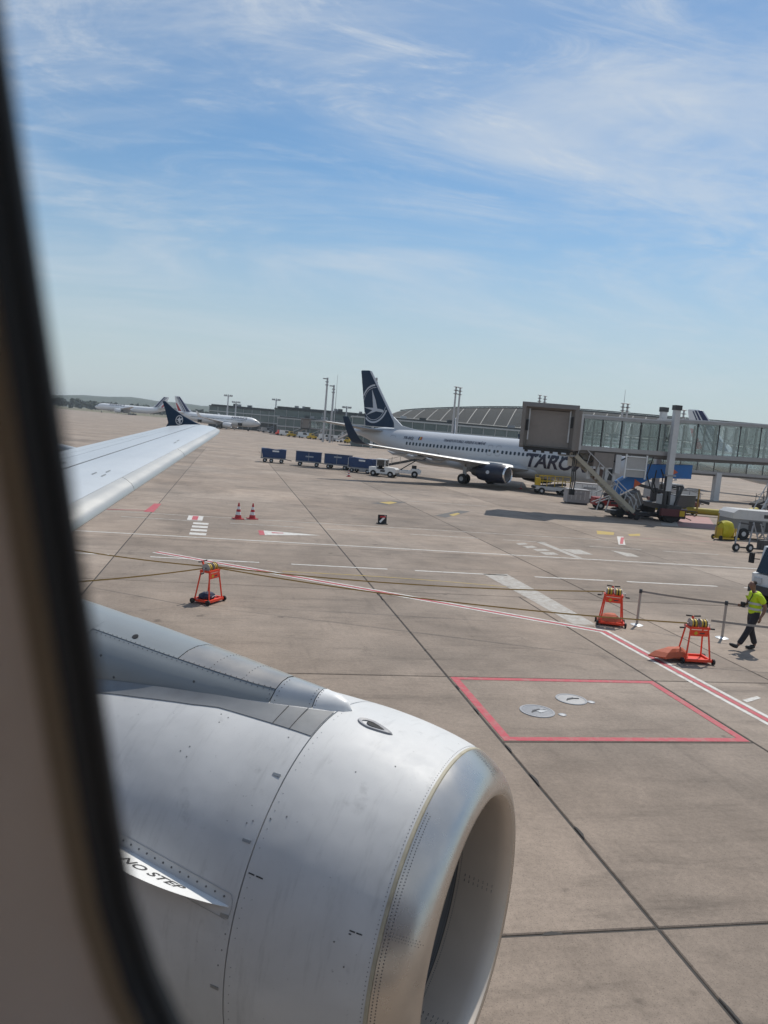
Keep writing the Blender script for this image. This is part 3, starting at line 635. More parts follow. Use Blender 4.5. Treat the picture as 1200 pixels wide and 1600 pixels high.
# lower heat shield strip where the pylon meets the cowl
shp = MB(); rows = []
for x in [-2.152, -2.2, -2.27] + fr_(-2.35, -4.6, 24):
    s = EO.x - x; zr, hw = pyl_sec(x); off = max(.372, hw + .05); kx_ = min(1, (-2.1 - x) / .8)
    t = math.acos((PC - off - EO.y) / nac_r(s)); t2 = math.acos((PC - hw * .90 - EO.y) / nac_r(s))
    rows.append([surf(s, t, .0005)] + [surf(s, t + (t2 - t) * k / 7, .0055 + .022 * kx_ * (k / 7) ** 2) for k in range(8)])
shp.loft(rows, False, False, False); shp.obj('heat_shield', mat('heat_shield', (.27, .27, .265), .42, .4, var=.15, scale=6, dirt=.3), PY)
for xs_ in (-2.42, -2.30):
    s = EO.x - xs_; zr, hw = pyl_sec(xs_); t = math.acos((PC - .372 - EO.y) / nac_r(s)); t2 = math.acos((PC - hw * .9 - EO.y) / nac_r(s))
    MB().tube([surf(s, t + (t2 - t) * k / 7, .007 + .01 * (k / 7) ** 2) for k in range(8)], .0022, 6).obj('shield_seam', DARK, PY)
MB().tube([pyl_pt(-3.72, .20, .006), pyl_pt(-3.72, .20, .012)], .022, 16).obj('drain_hole_shade', BLACK, PY)  # raised black disc, painted shade of a small hole

# ---- wing
def le(l): return -3.6 - .52 * l
def te(l): return -8.65 - .283 * l if l > 4.75 else -10.0
def wz(l): return 3.30 + .135 * (l - 6.78)
AF = [(0, 0), (.005, .13), (.02, .27), (.05, .42), (.10, .58), (.18, .72), (.30, .80), (.45, .74), (.60, .58), (.75, .37), (.88, .18), (1, .02)]
AFB = [(1, -.02), (.85, -.08), (.7, -.17), (.5, -.30), (.3, -.38), (.15, -.34), (.06, -.24), (.015, -.12)]
WST = [(.1, 0), (2.5, 0), (4.75, 0), (6.78, 0), (9, 0), (11, 0), (13, 0), (14.3, 0), (14.75, .05), (15.0, .16), (15.1, .30)]
def wing_pt(l, c, up, cut=0):
    a = le(l) - (dict(WST).get(l, 0)) * 1.2; ch = a - te(l); th = ch * .105 * (1 if l < 14.7 else .8 if l < 14.9 else .6)
    return Vector((a - c * ch, l, wz(l) + up * th + .02 * c * ch * .6))
C0 = .082
def upsec(l, lo, hi, n=10, low=True):
    import bisect
    def upz(c):
        for i in range(len(AF) - 1):
            if AF[i][0] <= c <= AF[i + 1][0]: return AF[i][1] + (AF[i + 1][1] - AF[i][1]) * (c - AF[i][0]) / (AF[i + 1][0] - AF[i][0])
    def loz(c):
        B = AFB[::-1] + []; B = [(0, 0)] + B
        for i in range(len(B) - 1):
            if B[i][0] <= c <= B[i + 1][0]: return B[i][1] + (B[i + 1][1] - B[i][1]) * (c - B[i][0]) / (B[i + 1][0] - B[i][0])
        return -.02
    cs = [lo + (hi - lo) * (k / n) ** 1.5 for k in range(n + 1)] if lo == 0 else fr_(lo, hi, n)
    return [wing_pt(l, c, upz(c)) for c in cs] + [wing_pt(l, c, loz(c)) for c in cs[::-1]]
WG = bpy.data.objects.new('wing', None); C.objects.link(WG); WG.parent = own
LS = [w[0] for w in WST]
def wing_panel(name, lo, hi, ls, m, n=8): return MB().loft([upsec(l, lo, hi, n) for l in ls]).obj(name, m, WG, 40)
def lsub(a, b): return sorted(set([a, b] + [l for l in LS if a < l < b]))
wing_panel('wing_box', C0, .385, lsub(.1, 15.1), WING_P, 10)
wing_panel('rear_wing_skin', .403, .618, lsub(.1, 15.1), WING_P, 6)
for a, b in ((.1, 4.7), (4.715, 8.6), (8.612, 11.4), (11.412, 15.1)): wing_panel('slat', 0, C0 - .0015, lsub(a, b), SLAT_M, 10)
for a, b in ((4.8, 7.4), (7.41, 10.2), (10.21, 12.4)): wing_panel('spoiler', .628, .80, [a, b], WING_P, 4)
wing_panel('aft_skin', .624, .80, lsub(12.42, 15.1), WING_P, 4); wing_panel('inner_aft_skin', .624, .80, lsub(.1, 4.79), WING_P, 4)
for a, b in ((.1, 4.74), (4.76, 12.0)): wing_panel('flap', .806, 1, lsub(a, b), WING_P, 4)
wing_panel('aileron', .806, 1, lsub(12.02, 14.7), WING_P, 4)
MB().loft([upsec(l, .60, .84, 4) for l in lsub(.1, 15.0)]).obj('spar_gap', BLACK, WG, 40).location = (0, 0, -.018)
MB().loft([upsec(l, .36, .43, 4) for l in lsub(.1, 15.0)]).obj('skin_gap', BLACK, WG, 40).location = (0, 0, -.012)
MB().loft([upsec(l, .05, .12, 4) for l in lsub(.1, 15.0)]).obj('slat_gap', BLACK, WG, 40).location = (0, 0, -.015)
for l in (5.9, 8.8, 11.6):             # flap track fairings under the wing
    c = wing_pt(l, .62, -.5); MB().tube([c + Vector((.6, 0, -.05)), c + Vector((.2, 0, -.14)), c + Vector((-.9, 0, -.2)), c + Vector((-1.9, 0, -.05)), c + Vector((-2.3, 0, 0))], [.03, .13, .15, .09, .02], 12).obj('flap_track_fairing', WING_P, WG)
# faint stencils and a walkway line on the upper wing
def wing_dash(l, c, dl, dc):
    b = MB(); b.add([wing_pt(a, d, 0) for a, d in ((l, c), (l + dl, c), (l + dl, c + dc), (l, c + dc))], [(0, 1, 2, 3)])
    for i, (a, d) in enumerate(((l, c), (l + dl, c), (l + dl, c + dc), (l, c + dc))): b.v[i] = tuple(upsec(a, d, d + .001, 1)[0] + Vector((0, 0, .006)))
    b.obj('wing_stencil', mat('faint_stencil', (.22, .24, .25), .6), WG, 0)
for l, c in ((8.25, .15), (8.5, .165), (8.2, .20), (11.7, .16), (11.95, .17)): wing_dash(l, c, .16, .008)
wing_dash(7.2, .50, 1.6, .03)
# wingtip fence with round emblem
FEN = [(-11.95, 4.42), (-12.35, 4.52), (-12.75, 4.66), (-13.1, 4.83), (-13.36, 4.985), (-13.44, 4.975), (-13.30, 4.72), (-13.18, 4.46), (-13.34, 4.18), (-13.5, 3.9), (-13.42, 3.88), (-12.9, 4.1), (-12.4, 4.27)]
fence = MB().prism(FEN, lambda a, b, t: (a, t + (b - 4.4) * .10, b), 15.08, 15.125).obj('wingtip_fence', NAVY, WG)
EMB = mat('emblem_white', (.62, .63, .65), .4)
def emb(poly, nm='fence_emblem'):
    b = MB(); b.prism(poly, lambda a, c, t: (-12.83 + a, t + (c) * .10 + .012, 4.55 + c), 15.064, 15.074); return b.obj(nm, EMB, fence, 0)
circ = lambda r, n=28: [(r * math.cos(2 * math.pi * k / n), r * math.sin(2 * math.pi * k / n)) for k in range(n)]
ringb = MB(); o_, i_ = circ(.115), circ(.095)
ringb.loft([[(-12.83 + a, 15.064 + c * .1 + .012, 4.55 + c) for a, c in o_], [(-12.83 + a, 15.064 + c * .1 + .012, 4.55 + c) for a, c in i_]], False, False); ringb.obj('emblem_ring', EMB, fence, 0)
emb([(-.09, .01), (-.03, .035), (.0, .085), (.015, .03), (.07, .05), (.09, .02), (.03, -.01), (.05, -.06), (.0, -.085), (-.01, -.03), (-.06, -.05), (-.03, -.005)])
# ================================================================== OTHER AIRLINERS
NOSE = [(0, -.24, .03), (.06, -.238, .15), (.16, -.225, .26), (.32, -.20, .375), (.55, -.165, .51), (.8, -.125, .62), (1.1, -.075, .74), (1.5, -.03, .87), (2.0, -.005, .955), (2.6, 0, 1.0)]
TAIL = [(7.0, 0, 1), (6.0, .02, .985), (4.9, .11, .905), (3.6, .28, .735), (2.4, .45, .52), (1.2, .59, .30), (.35, .685, .155), (0, .72, .07)]
def airliner(name, label, loc, heading, k, L, R, zc, fin, wing, stab, engines, mats, tail_k=1.0, kw=.94, gear=True, winglet=None, detail=True, nose_k=1.0):
    t = thing(name, label, 'airliner', (loc[0], loc[1], 0), heading); t.scale = (k, k, k)
    secs = [(-d * R * nose_k, zc + dz * R, r * R, r * R * kw) for d, dz, r in NOSE] + [(-L + d * R * tail_k, zc + dz * R, r * R, r * R * kw) for d, dz, r in TAIL]
    full = [secs[0]]
    for a, b in zip(secs, secs[1:]):
        n = max(1, int((a[0] - b[0]) / (R * .5)))
        for i in range(1, n + 1): full.append(tuple(a[j] + (b[j] - a[j]) * i / n for j in range(4)))
    nn = 40
    def sec(x):
        x = max(min(x, secs[0][0]), secs[-1][0])
        for a, b in zip(secs, secs[1:]):
            if b[0] <= x <= a[0]:
                q = (a[0] - x) / (a[0] - b[0] + 1e-9); return [a[j] + (b[j] - a[j]) * q for j in (1, 2, 3)]
    def skinpt(x, z, h=.012, side=-1):
        c, hh, hw = sec(x); u = max(-.985, min(.985, (z - c) / hh)); y = hw * math.sqrt(1 - u * u); n = Vector((0, y / hw / hw, (z - c) / hh / hh)).normalized()
        return Vector((x, side * (y + h * n.y), z + h * n.z))
    MB().loft([[(x, hw * math.cos(2 * math.pi * i / nn), c + hh * math.sin(2 * math.pi * i / nn)) for i in range(nn)] for x, c, hh, hw in secs]).obj('fuselage', mats['body'], t, 60)
    # fin
    def foil(xl, xt, z, th, n=8):
        ch = xl - xt; f = [(c, 2.0 * th * (math.sqrt(c) * .7 - .35 * c - .35 * c ** 2.5)) for c in [(i / n) ** 1.6 for i in range(n + 1)]]
        return [(xl - c * ch, y * ch, z) for c, y in f] + [(xl - c * ch, -y * ch, z) for c, y in f[-2:0:-1]]
    (bl, bt, bz), (tl, tt, tz) = fin
    finp = MB().loft([foil(bl + (tl - bl) * q, bt + (tt - bt) * q, bz + (tz - bz) * q, .10) for q in (0, .25, .5, .75, .97, 1)] + [foil(tl - .25 * (tl - tt), tt + .1, tz + .12, .06)]).obj('fin', mats['fin'], t, 40)
    def finpt(x, z, side=-1, h=.02):
        q = (z - bz) / (tz - bz); xl = bl + (tl - bl) * q; xt = bt + (tt - bt) * q; ch = xl - xt; c = max(.001, min(.999, (xl - x) / ch))
        return Vector((x, side * (2 * .10 * (math.sqrt(c) * .7 - .35 * c - .35 * c ** 2.5) * ch + h), z))
    # dorsal fillet
    ds = fin[0][0] + (bz - zc) * 2.0
    MB().loft([[(bl - .4, .28, bz - .6), (bl - .4, -.28, bz - .6), (bl - .9, -.12, bz + 1.3), (bl - .9, .12, bz + 1.3)], [(bl + .6, .2, bz - .7), (bl + .6, -.2, bz - .7), (bl + .5, -.08, bz + .32), (bl + .5, .08, bz + .32)], [(bl + 3.4, .10, zc + R * .9), (bl + 3.4, -.10, zc + R * .9), (bl + 3.4, -.03, zc + R * 1.0), (bl + 3.4, .03, zc + R * 1.0)]]).obj('dorsal_fillet', mats['body'], t, 40)
    # stabilisers and wings
    def surfc(secs_, nm, m, s, tk=.11):
        rings = []
        for y, xl, xt, z in secs_:
            ch = xl - xt; f = [(c, tk * ch * (1.48 * math.sqrt(c) - .63 * c - 1.75 * c * c + 1.42 * c ** 3 - .51 * c ** 4) * 1.0) for c in [(i / 8) ** 1.6 for i in range(9)]]
            rings.append([(xl - c * ch, s * y, z + u) for c, u in f] + [(xl - c * ch, s * y, z - u * .7) for c, u in f[-2:0:-1]])
        return MB().loft(rings).obj(nm, m, t, 40)
    for s in (-1, 1):
        surfc(stab, 'stabiliser', mats['wing'], s, .09)
        w = surfc(wing, 'wing', mats['wing'], s)
        if winglet:
            y0, xl0, xt0, z0 = wing[-1]
            rings = []
            for q, dy, dz in ((0, 0, 0), (.15, .35, .12), (.35, .6, .5), (.65, .78, 1.35), (1, .95, winglet)):
                xl_, xt_ = xl0 - 1.9 * q, xt0 - 1.1 * q - .1; xl_ = xt_ + (xl0 - xt0) * (1 - .58 * q)
                rings.append([(xl_, s * (y0 + dy), z0 + dz), ((xl_ + xt_) / 2, s * (y0 + dy + .05 * (1 - q)), z0 + dz - .03), (xt_, s * (y0 + dy), z0 + dz), ((xl_ + xt_) / 2, s * (y0 + dy - .05), z0 + dz + .04)])
            MB().loft(rings).obj('winglet', mats['winglet'], w, 40)
        if detail:
            for q in (.3, .52, .74):
                a = wing[1]; b = wing[-1]; y = a[0] + (b[0] - a[0]) * (q - .15) ; xt = a[2] + (b[2] - a[2]) * (q - .15); z = a[3] + (b[3] - a[3]) * (q - .15)
                MB().tube([(xt + 1.9, s * y, z - .15), (xt + 1.2, s * y, z - .36), (xt, s * y, z - .36), (xt - .9, s * y, z - .1)], [.05, .17, .16, .03], 10).obj('flap_track_fairing', mats['belly'], w)
    # engines
    for s in (-1, 1):
        ex, ey, ez, er, el = engines
        fn = lambda a, q, th: (ex - a, s * ey + q * math.cos(th), ez + q * math.sin(th) * (.96 if math.sin(th) > 0 else .93))
        e = MB().lathe([(.16 * er, er * .87), (.5 * er, er * .965), (1.1 * er, er), (1.9 * er, er * .985), (el * .72, er * .86), (el * .80, er * .80), (el * .80, er * .7)], fn, 36).obj('engine', mats['engine'], t, 50)
        MB().lathe([(.22 * er, er * .74), (.06 * er, er * .75), (0, er * .80), (.05 * er, er * .845), (.17 * er, er * .872)], fn, 36).obj('inlet_lip', mats['lip'], e, 60)
        MB().lathe([(.2 * er, er * .745), (.9 * er, er * .76)], fn, 36).obj('inlet_duct', GREY, e)
        MB().lathe([(.9 * er, er * .77), (.9 * er, .2 * er), (.5 * er, .02)], fn, 30, False, True).obj('fan', DARK, e)
        MB().lathe([(el * .76, er * .62), (el * .9, er * .55), (el, er * .42), (el * .98, er * .36), (el * 1.12, .03)], fn, 30).obj('exhaust', DARK, e)
        wz_ = wing[1][3]
        MB().loft([[(ex - el * .18, s * ey - .1, ez + er * .9), (ex - el * .18, s * ey + .1, ez + er * .9), (ex - el * .2, s * ey, ez + er * 1.0)], [(ex - el * .45, s * ey - .2, ez + er * .8), (ex - el * .45, s * ey + .2, ez + er * .8), (ex - el * .45, s * ey, max(wz_ + .1, ez + er * 1.05))], [(ex - el * 1.05, s * ey - .2, ez + er * .5), (ex - el * 1.05, s * ey + .2, ez + er * .5), (ex - el * 1.05, s * ey, wz_ + .1)]]).obj('engine_pylon', mats['wing'], e)
    # gear
    if gear:
        gx, gy, wr, nx, naxle = gear
        for s in (-1, 1):
            g_ = MB().tube([(gx, s * gy, wr), (gx, s * gy, zc - R * .6)], .14 * wr * 2, 10).bar((gx, s * gy, wr * 2.2), (gx + wr * 2.4, s * (gy - .5), zc - R * .7), .12).obj('main_gear', LGREY, t)
            for a in naxle:
                for d in (-1, 1): MB().wheel((gx + a, s * gy + d * wr * .62, wr), wr, wr * .68).obj('wheel', BLACK, g_)
                for d in (-1, 1): MB().wheel((gx + a, s * gy + d * wr * .62, wr), wr * .5, wr * .72).obj('hub', LGREY, g_)
            MB().box((gx + .2, s * (gy + .25), wr * 2.6), (.9 * wr, .05, wr * 1.6)).obj('gear_door', mats['belly'], g_, 0)
        g_ = MB().tube([(nx, 0, wr * .7), (nx - .15, 0, zc - R * .6)], .11 * wr * 2, 10).obj('nose_gear', LGREY, t)
        for d in (-1, 1): MB().wheel((nx, d * wr * .4, wr * .66), wr * .66, wr * .42).obj('wheel', BLACK, g_)
    # cockpit windows
    for s in (-1, 1):
        for a, b in ((.60, .80), (.84, 1.06)):
            p = [(-a * R * nose_k, zc + R * (.30 if a < .7 else .36)), (-b * R * nose_k, zc + R * (.40 if a < .7 else .44)), (-b * R * nose_k, zc + R * .26), (-a * R * nose_k, zc + R * .14)]
            mkobj('cockpit_window', poly_me(p, .2, lambda x, z: skinpt(x, z, .02, s)), VGLASS, t, 0)
    return t, skinpt, finpt, finp, sec
BODY_T = mat('airliner_white', (.52, .53, .545), .32, var=.03, scale=.6, coat=.25, dirt=.08, dcol=(.5, .5, .5))
BELLY_T = mat('airliner_grey', (.42, .43, .45), .4, var=.05, scale=1)
WING_T = mat('airliner_wing_grey', (.40, .41, .42), .4, var=.06, scale=.8, dirt=.2)
LOGO = mat('logo_silver', (.50, .52, .56), .4)
LETTER = mat('navy_lettering', (.012, .018, .05), .4)

# ---- the Romanian twin-jet on the next stand
HEAD = R_(-50.4); K7 = .935
mt = dict(body=BODY_T, fin=NAVY, wing=WING_T, winglet=NAVY, engine=mat('dark_cowl_paint', (.012, .016, .034), .4, var=.15, scale=2), lip=mat('chrome_lip', (.7, .7, .71), .22, .95, scale=3), belly=BELLY_T)
tar, skp, fpt, finp, sec7 = airliner('twin_jet_airliner', 'white twin-jet with dark blue bird tail and TAROM lettering on the next stand', (37.9, 64.7), HEAD, K7, 39.5, 2.0, 3.42,
    ((-31.9, -37.3, 5.55), (-36.95, -38.75, 12.35)),
    [(1.7, -12.6, -21.4, 2.25), (5.6, -16.0, -20.9, 2.55), (11.5, -19.3, -22.4, 3.1), (16.6, -22.3, -24.1, 3.6)],
    [(.4, -33.4, -38.0, 5.0), (7.0, -37.6, -39.5, 5.65)], (-13.2, 4.83, 1.62, 1.06, 4.3), mt, gear=(-19.9, 2.86, .56, -4.3, (0,)), winglet=2.55)
# wing-body fairing and grey belly
MB().loft([[(x, w * math.cos(a) * 1.0, 2.15 + h * math.sin(a)) for a in [2 * math.pi * i / 24 for i in range(24)]] for x, w, h in ((-10.5, .6, .3), (-12, 1.55, .75), (-15, 2.05, .95), (-20, 2.1, .95), (-23, 1.6, .75), (-25.5, .5, .3))]).obj('belly_fairing', BELLY_T, tar)
# cabin windows
wme = MB().prism(rrect(.13, .19, .09, 3), lambda a, b, q: (a, q, b), -.012, .008).me('window'); wme.materials.append(VGLASS)
for i in range(46):
    x = -6.3 - i * .508
    if x < -29.6: break
    if abs(x + 16.55) < .25 or abs(x + 17.6) < .25 or (-11.0 < x < -10.6): continue
    z = 3.42 + .42; p = skp(x, z, .0); q = skp(x, z + .1, 0); tilt = math.atan2(abs(p.y) - abs(q.y), .1)
    o = inst('window', wme, tar, p); o.rotation_euler = (-tilt, 0, 0)
def door7(x, z0, w, h, nm, m=None):
    ring = rrect(w / 2, h / 2, .18, 4); ring2 = rrect(w / 2 - .045, h / 2 - .045, .15, 4)
    b = MB(); b.loft([[skp(x + a, z0 + c, .014) for a, c in ring], [skp(x + a, z0 + c, .014) for a, c in ring2]], False, False); return b.obj(nm, GREY, tar, 0)
for x in (-16.55, -17.6):
    d_ = door7(x, 3.95, .62, 1.15, 'overwing_exit')
    o = inst('window', wme, d_, skp(x, 3.84, .0))
door7(-31.6, 3.75, .85, 1.75, 'rear_door'); door7(-4.6, 3.55, .9, 1.85, 'front_door')
cd = door7(-27.0, 2.45, 1.25, .95, 'cargo_hold_door')
mkobj('hold_shade_panel', poly_me(rrect(.52, .36, .1, 3), .3, lambda a, c: skp(-27.0 + a, 2.45 + c, .008)), BLACK, cd, 0)  # black sheet on the closed skin, painted shade of the open hold
# lettering
def on_body(s, size, x0, z0, off, shear, nm, m, cut=.22, kx=1.0):
    me = text_me(s, size, off, shear, cut); warp(me, lambda a, b: skp(x0 + a * kx, z0 + b, .028)); return mkobj(nm, me, m, tar, 0)
BIG = mat('big_lettering', (.022, .020, .040), .45)
on_body('TAROM', 1.95, -13.2, 2.65, .055, .30, 'airline_lettering', BIG, .2, 1.04)
on_body('TRANSPORTURILE AERIENE ROMÂNE', .42, -24.0, 4.45, .004, .12, 'title_lettering', LETTER, .2, .80)
on_body('YR-BGJ', .46, -29.9, 4.32, .006, .12, 'registration', LETTER, .2, 1.1)
for i, c in enumerate(((.01, .03, .18), (.55, .40, .03), (.45, .02, .03))):
    mkobj('flag_stripe', poly_me([(-27.6 + i * .17, 4.36), (-27.43 + i * .17, 4.36), (-27.43 + i * .17, 4.72), (-27.6 + i * .17, 4.72)], .2, lambda a, b: skp(a, b, .028)), mat('flag_%d' % i, c, .5), tar, 0)
# fin emblem: double ring and bird
def fclip(x, z):
    q = (z - 5.55) / (12.35 - 5.55); xl = -31.9 + (-36.95 + 31.9) * q; xt = -37.3 + (-38.75 + 37.3) * q; return xt + .05 < x < xl - .32
FCX, FCZ = -36.0, 8.35
for ri, ro in ((2.20, 2.42), (1.98, 2.05)):
    N_ = 120; quads = []
    for i in range(N_):
        a0, a1 = 2 * math.pi * i / N_, 2 * math.pi * (i + 1) / N_
        q = [(FCX + r * .93 * math.cos(a), FCZ + r * math.sin(a)) for r, a in ((ri, a0), (ro, a0), (ro, a1), (ri, a1))]
        quads.append(q if all(fclip(*p) for p in q) else None)
    runs = []; cur = []
    for q in quads:
        if q: cur.append(q)
        elif cur: runs.append(cur); cur = []
    if cur:
        if runs and quads[0]: runs[0] = cur + runs[0]
        else: runs.append(cur)
    for run in runs:
        for s in (-1, 1):
            b = MB(); b.loft([[fpt(*q[0], s), fpt(*q[1], s)] for q in run] + [[fpt(*run[-1][3], s), fpt(*run[-1][2], s)]], False, False, False); b.obj('emblem_ring', LOGO, finp, 0)
BIRD = [(340, 505), (440, 745), (490, 925), (560, 930), (610, 945), (630, 985), (605, 1000), (470, 985), (250, 1080), (385, 965), (175, 910), (400, 912), (370, 700)]
for s in (-1, 1):
    mkobj('emblem_bird', poly_me([(FCX - .1 + (x - 400) / 13.33 / 9.6, FCZ + (820 - y) / 13.33 / 13.2) for x, y in BIRD], .3, lambda a, b: fpt(a, b, s, .025)), LOGO, finp, 0)
b = MB(); b.loft([[fpt(-31.9 + (-36.95 + 31.9) * q - d, 5.55 + 6.8 * q, s, .02) for s, d in ((-1, .26), (-1, .02), (1, .02), (1, .26))] for q in fr_(.0, 1.0, 12)], False, False, False); b.obj('fin_leading_edge', LOGO, finp, 50)
mkobj('engine_emblem', poly_me([(.22 * math.cos(a), .2 * math.sin(a)) for a in [2 * math.pi * i / 16 for i in range(16)]], .2, lambda a, c: Vector((-15.1 + a, -4.83 - 1.062 * math.cos(math.asin(c / 1.06 + .1)), 1.62 + 1.0 * (c / 1.06 + .1)))), LOGO, tar, 0)

# ---- far airliners with tricolour striped tails
AF_BODY = mat('far_airliner_white', (.74, .75, .76), .35, var=.02, scale=.5)
AF_W = mat('far_wing', (.50, .51, .53), .45, var=.04)
STR_B = mat('stripe_blue', (.010, .018, .085), .4); STR_R = mat('stripe_red', (.42, .02, .025), .4); AF_ENG = mat('far_engine_white', (.66, .67, .68), .35)
ma = dict(body=AF_BODY, fin=AF_BODY, wing=AF_W, winglet=AF_BODY, engine=AF_ENG, lip=LOGO, belly=BELLY_T)
def stripes(finp_, fpt_, fin):
    (bl, bt, bz), (tl, tt, tz) = fin
    # slanting bars parallel to the leading edge: wide blue group, thin blue, red at the foot
    for f0, f1, f2, f3, z1, m in ((.06, .06, .30, .34, 1.0, STR_B), (.36, .42, .44, .54, 1.0, STR_B), (.50, .62, .54, .70, .98, STR_B), (.66, .86, .90, .98, .55, STR_R)):
        pts = []
        for q, a in ((.02, f0), (z1, f1), (z1, f3), (.02, f2)):
            xl = bl + (tl - bl) * q; xt = bt + (tt - bt) * q; pts.append((xl - (xl - xt) * a, bz + (tz - bz) * q))
        for s in (-1, 1): mkobj('tail_stripe', poly_me(pts, .8, lambda a, b: fpt_(a, b, s, .04)), m, finp_, 0)
F320 = ((-29.6, -35.6, 5.75), (-34.6, -36.9, 11.8))
W320 = [(1.9, -11.8, -18.9, 2.6), (6.4, -14.6, -18.6, 3.0), (16.6, -19.9, -21.6, 4.2)]
S320 = [(.5, -31.6, -35.8, 5.2), (6.2, -35.2, -37.0, 5.8)]
def jet320(label, loc, head, k=1.0, wl=2.2):
    t, sk, fp_, fo, _ = airliner('short_haul_airliner', label, loc, head, k, 37.6, 2.05, 3.7, F320, W320, S320, (-10.9, 5.75, 1.75, 1.2, 4.4), ma, gear=(-17.7, 3.8, .58, -5.1, (0,)), winglet=wl, detail=False, kw=.96)
    stripes(fo, fp_, F320)
    wm = []
    for s in (-1, 1):
        b = MB()
        for i in range(44): x = -6.2 - i * .53; b.add([sk(x + a, 4.12 + c, .015, s) for a, c in ((-.13, -.17), (.13, -.17), (.13, .17), (-.13, .17))], [(0, 1, 2, 3)])
        stuff(b.obj('cabin_windows', VGLASS, t, 0))
        me = text_me('AIRFRANCE', 1.25, .02, 0, .3); wd_ = max(v.co.x for v in me.vertices)
        warp(me, (lambda a, b: sk(-5.6 - wd_ + a, 4.62 + b, .03, -1)) if s < 0 else (lambda a, b: sk(-5.6 - a, 4.62 + b, .03, 1))); mkobj('airline_lettering', me, LETTER, t, 0)
    return t, sk
j1, jsk = jet320('white jet with tricolour striped tail, nose at the far left terminal', (12.3, 331), R_(-13.2), 1.0)
for x in (-8.3, -25.3):                # open hold doors
    MB().box((x, -2.35, 3.3), (1.9, .9, .08), Matrix.Rotation(.35, 3, 'X')).obj('open_hold_door', BELLY_T, j1, 0)
    MB().box((x, -1.86, 2.45), (1.7, .1, 1.2)).obj('hold_shade_panel', BLACK, j1, 0)  # solid black panel, the hold's inner shade put into its colour
NX3, NY3 = 4.0, 519
jet320('striped blue and white tail peeking out behind the left terminal jet', (NX3, NY3), R_(-13), 1.0)
jet320('jet tail with red and blue stripes sticking up behind the TAROM fuselage', (49, 161.3), R_(-102), .8, None)
AX4, AY4 = 90.9, 79.6
jet320('jet with dark striped tail rising above the glass boarding bridge on the right', (AX4, AY4), R_(-52), 1.0)
# wide-body far left
F77 = ((-52.5, -62.0, 8.9), (-61.0, -65.8, 18.6))
t7, sk7, fp7, fo7, _ = airliner('wide_body_airliner', 'long white wide-body airliner parked far off on the left', (-120.5, 744), R_(169.7), 1.0, 66.5, 3.1, 5.4, F77,
    [(2.9, -20.0, -33.5, 4.2), (10, -26.0, -34.5, 4.9), (30, -41.5, -44.0, 7.2)], [(.8, -55.5, -62.5, 7.4), (10.7, -62, -65.5, 8.4)], (-21.0, 9.7, 2.95, 2.0, 7.2), ma, gear=(-33.5, 5.5, .72, -6.0, (-1.45, 0, 1.45)), detail=False, kw=1.0)
stripes(fo7, fp7, F77)
me = text_me('AIRFRANCE', 2.6, .05, 0, .5); wd_ = max(v.co.x for v in me.vertices); warp(me, lambda a, b: sk7(-13.5 - a, 7.0 + b, .05, 1)); mkobj('airline_lettering', me, LETTER, t7, 0)
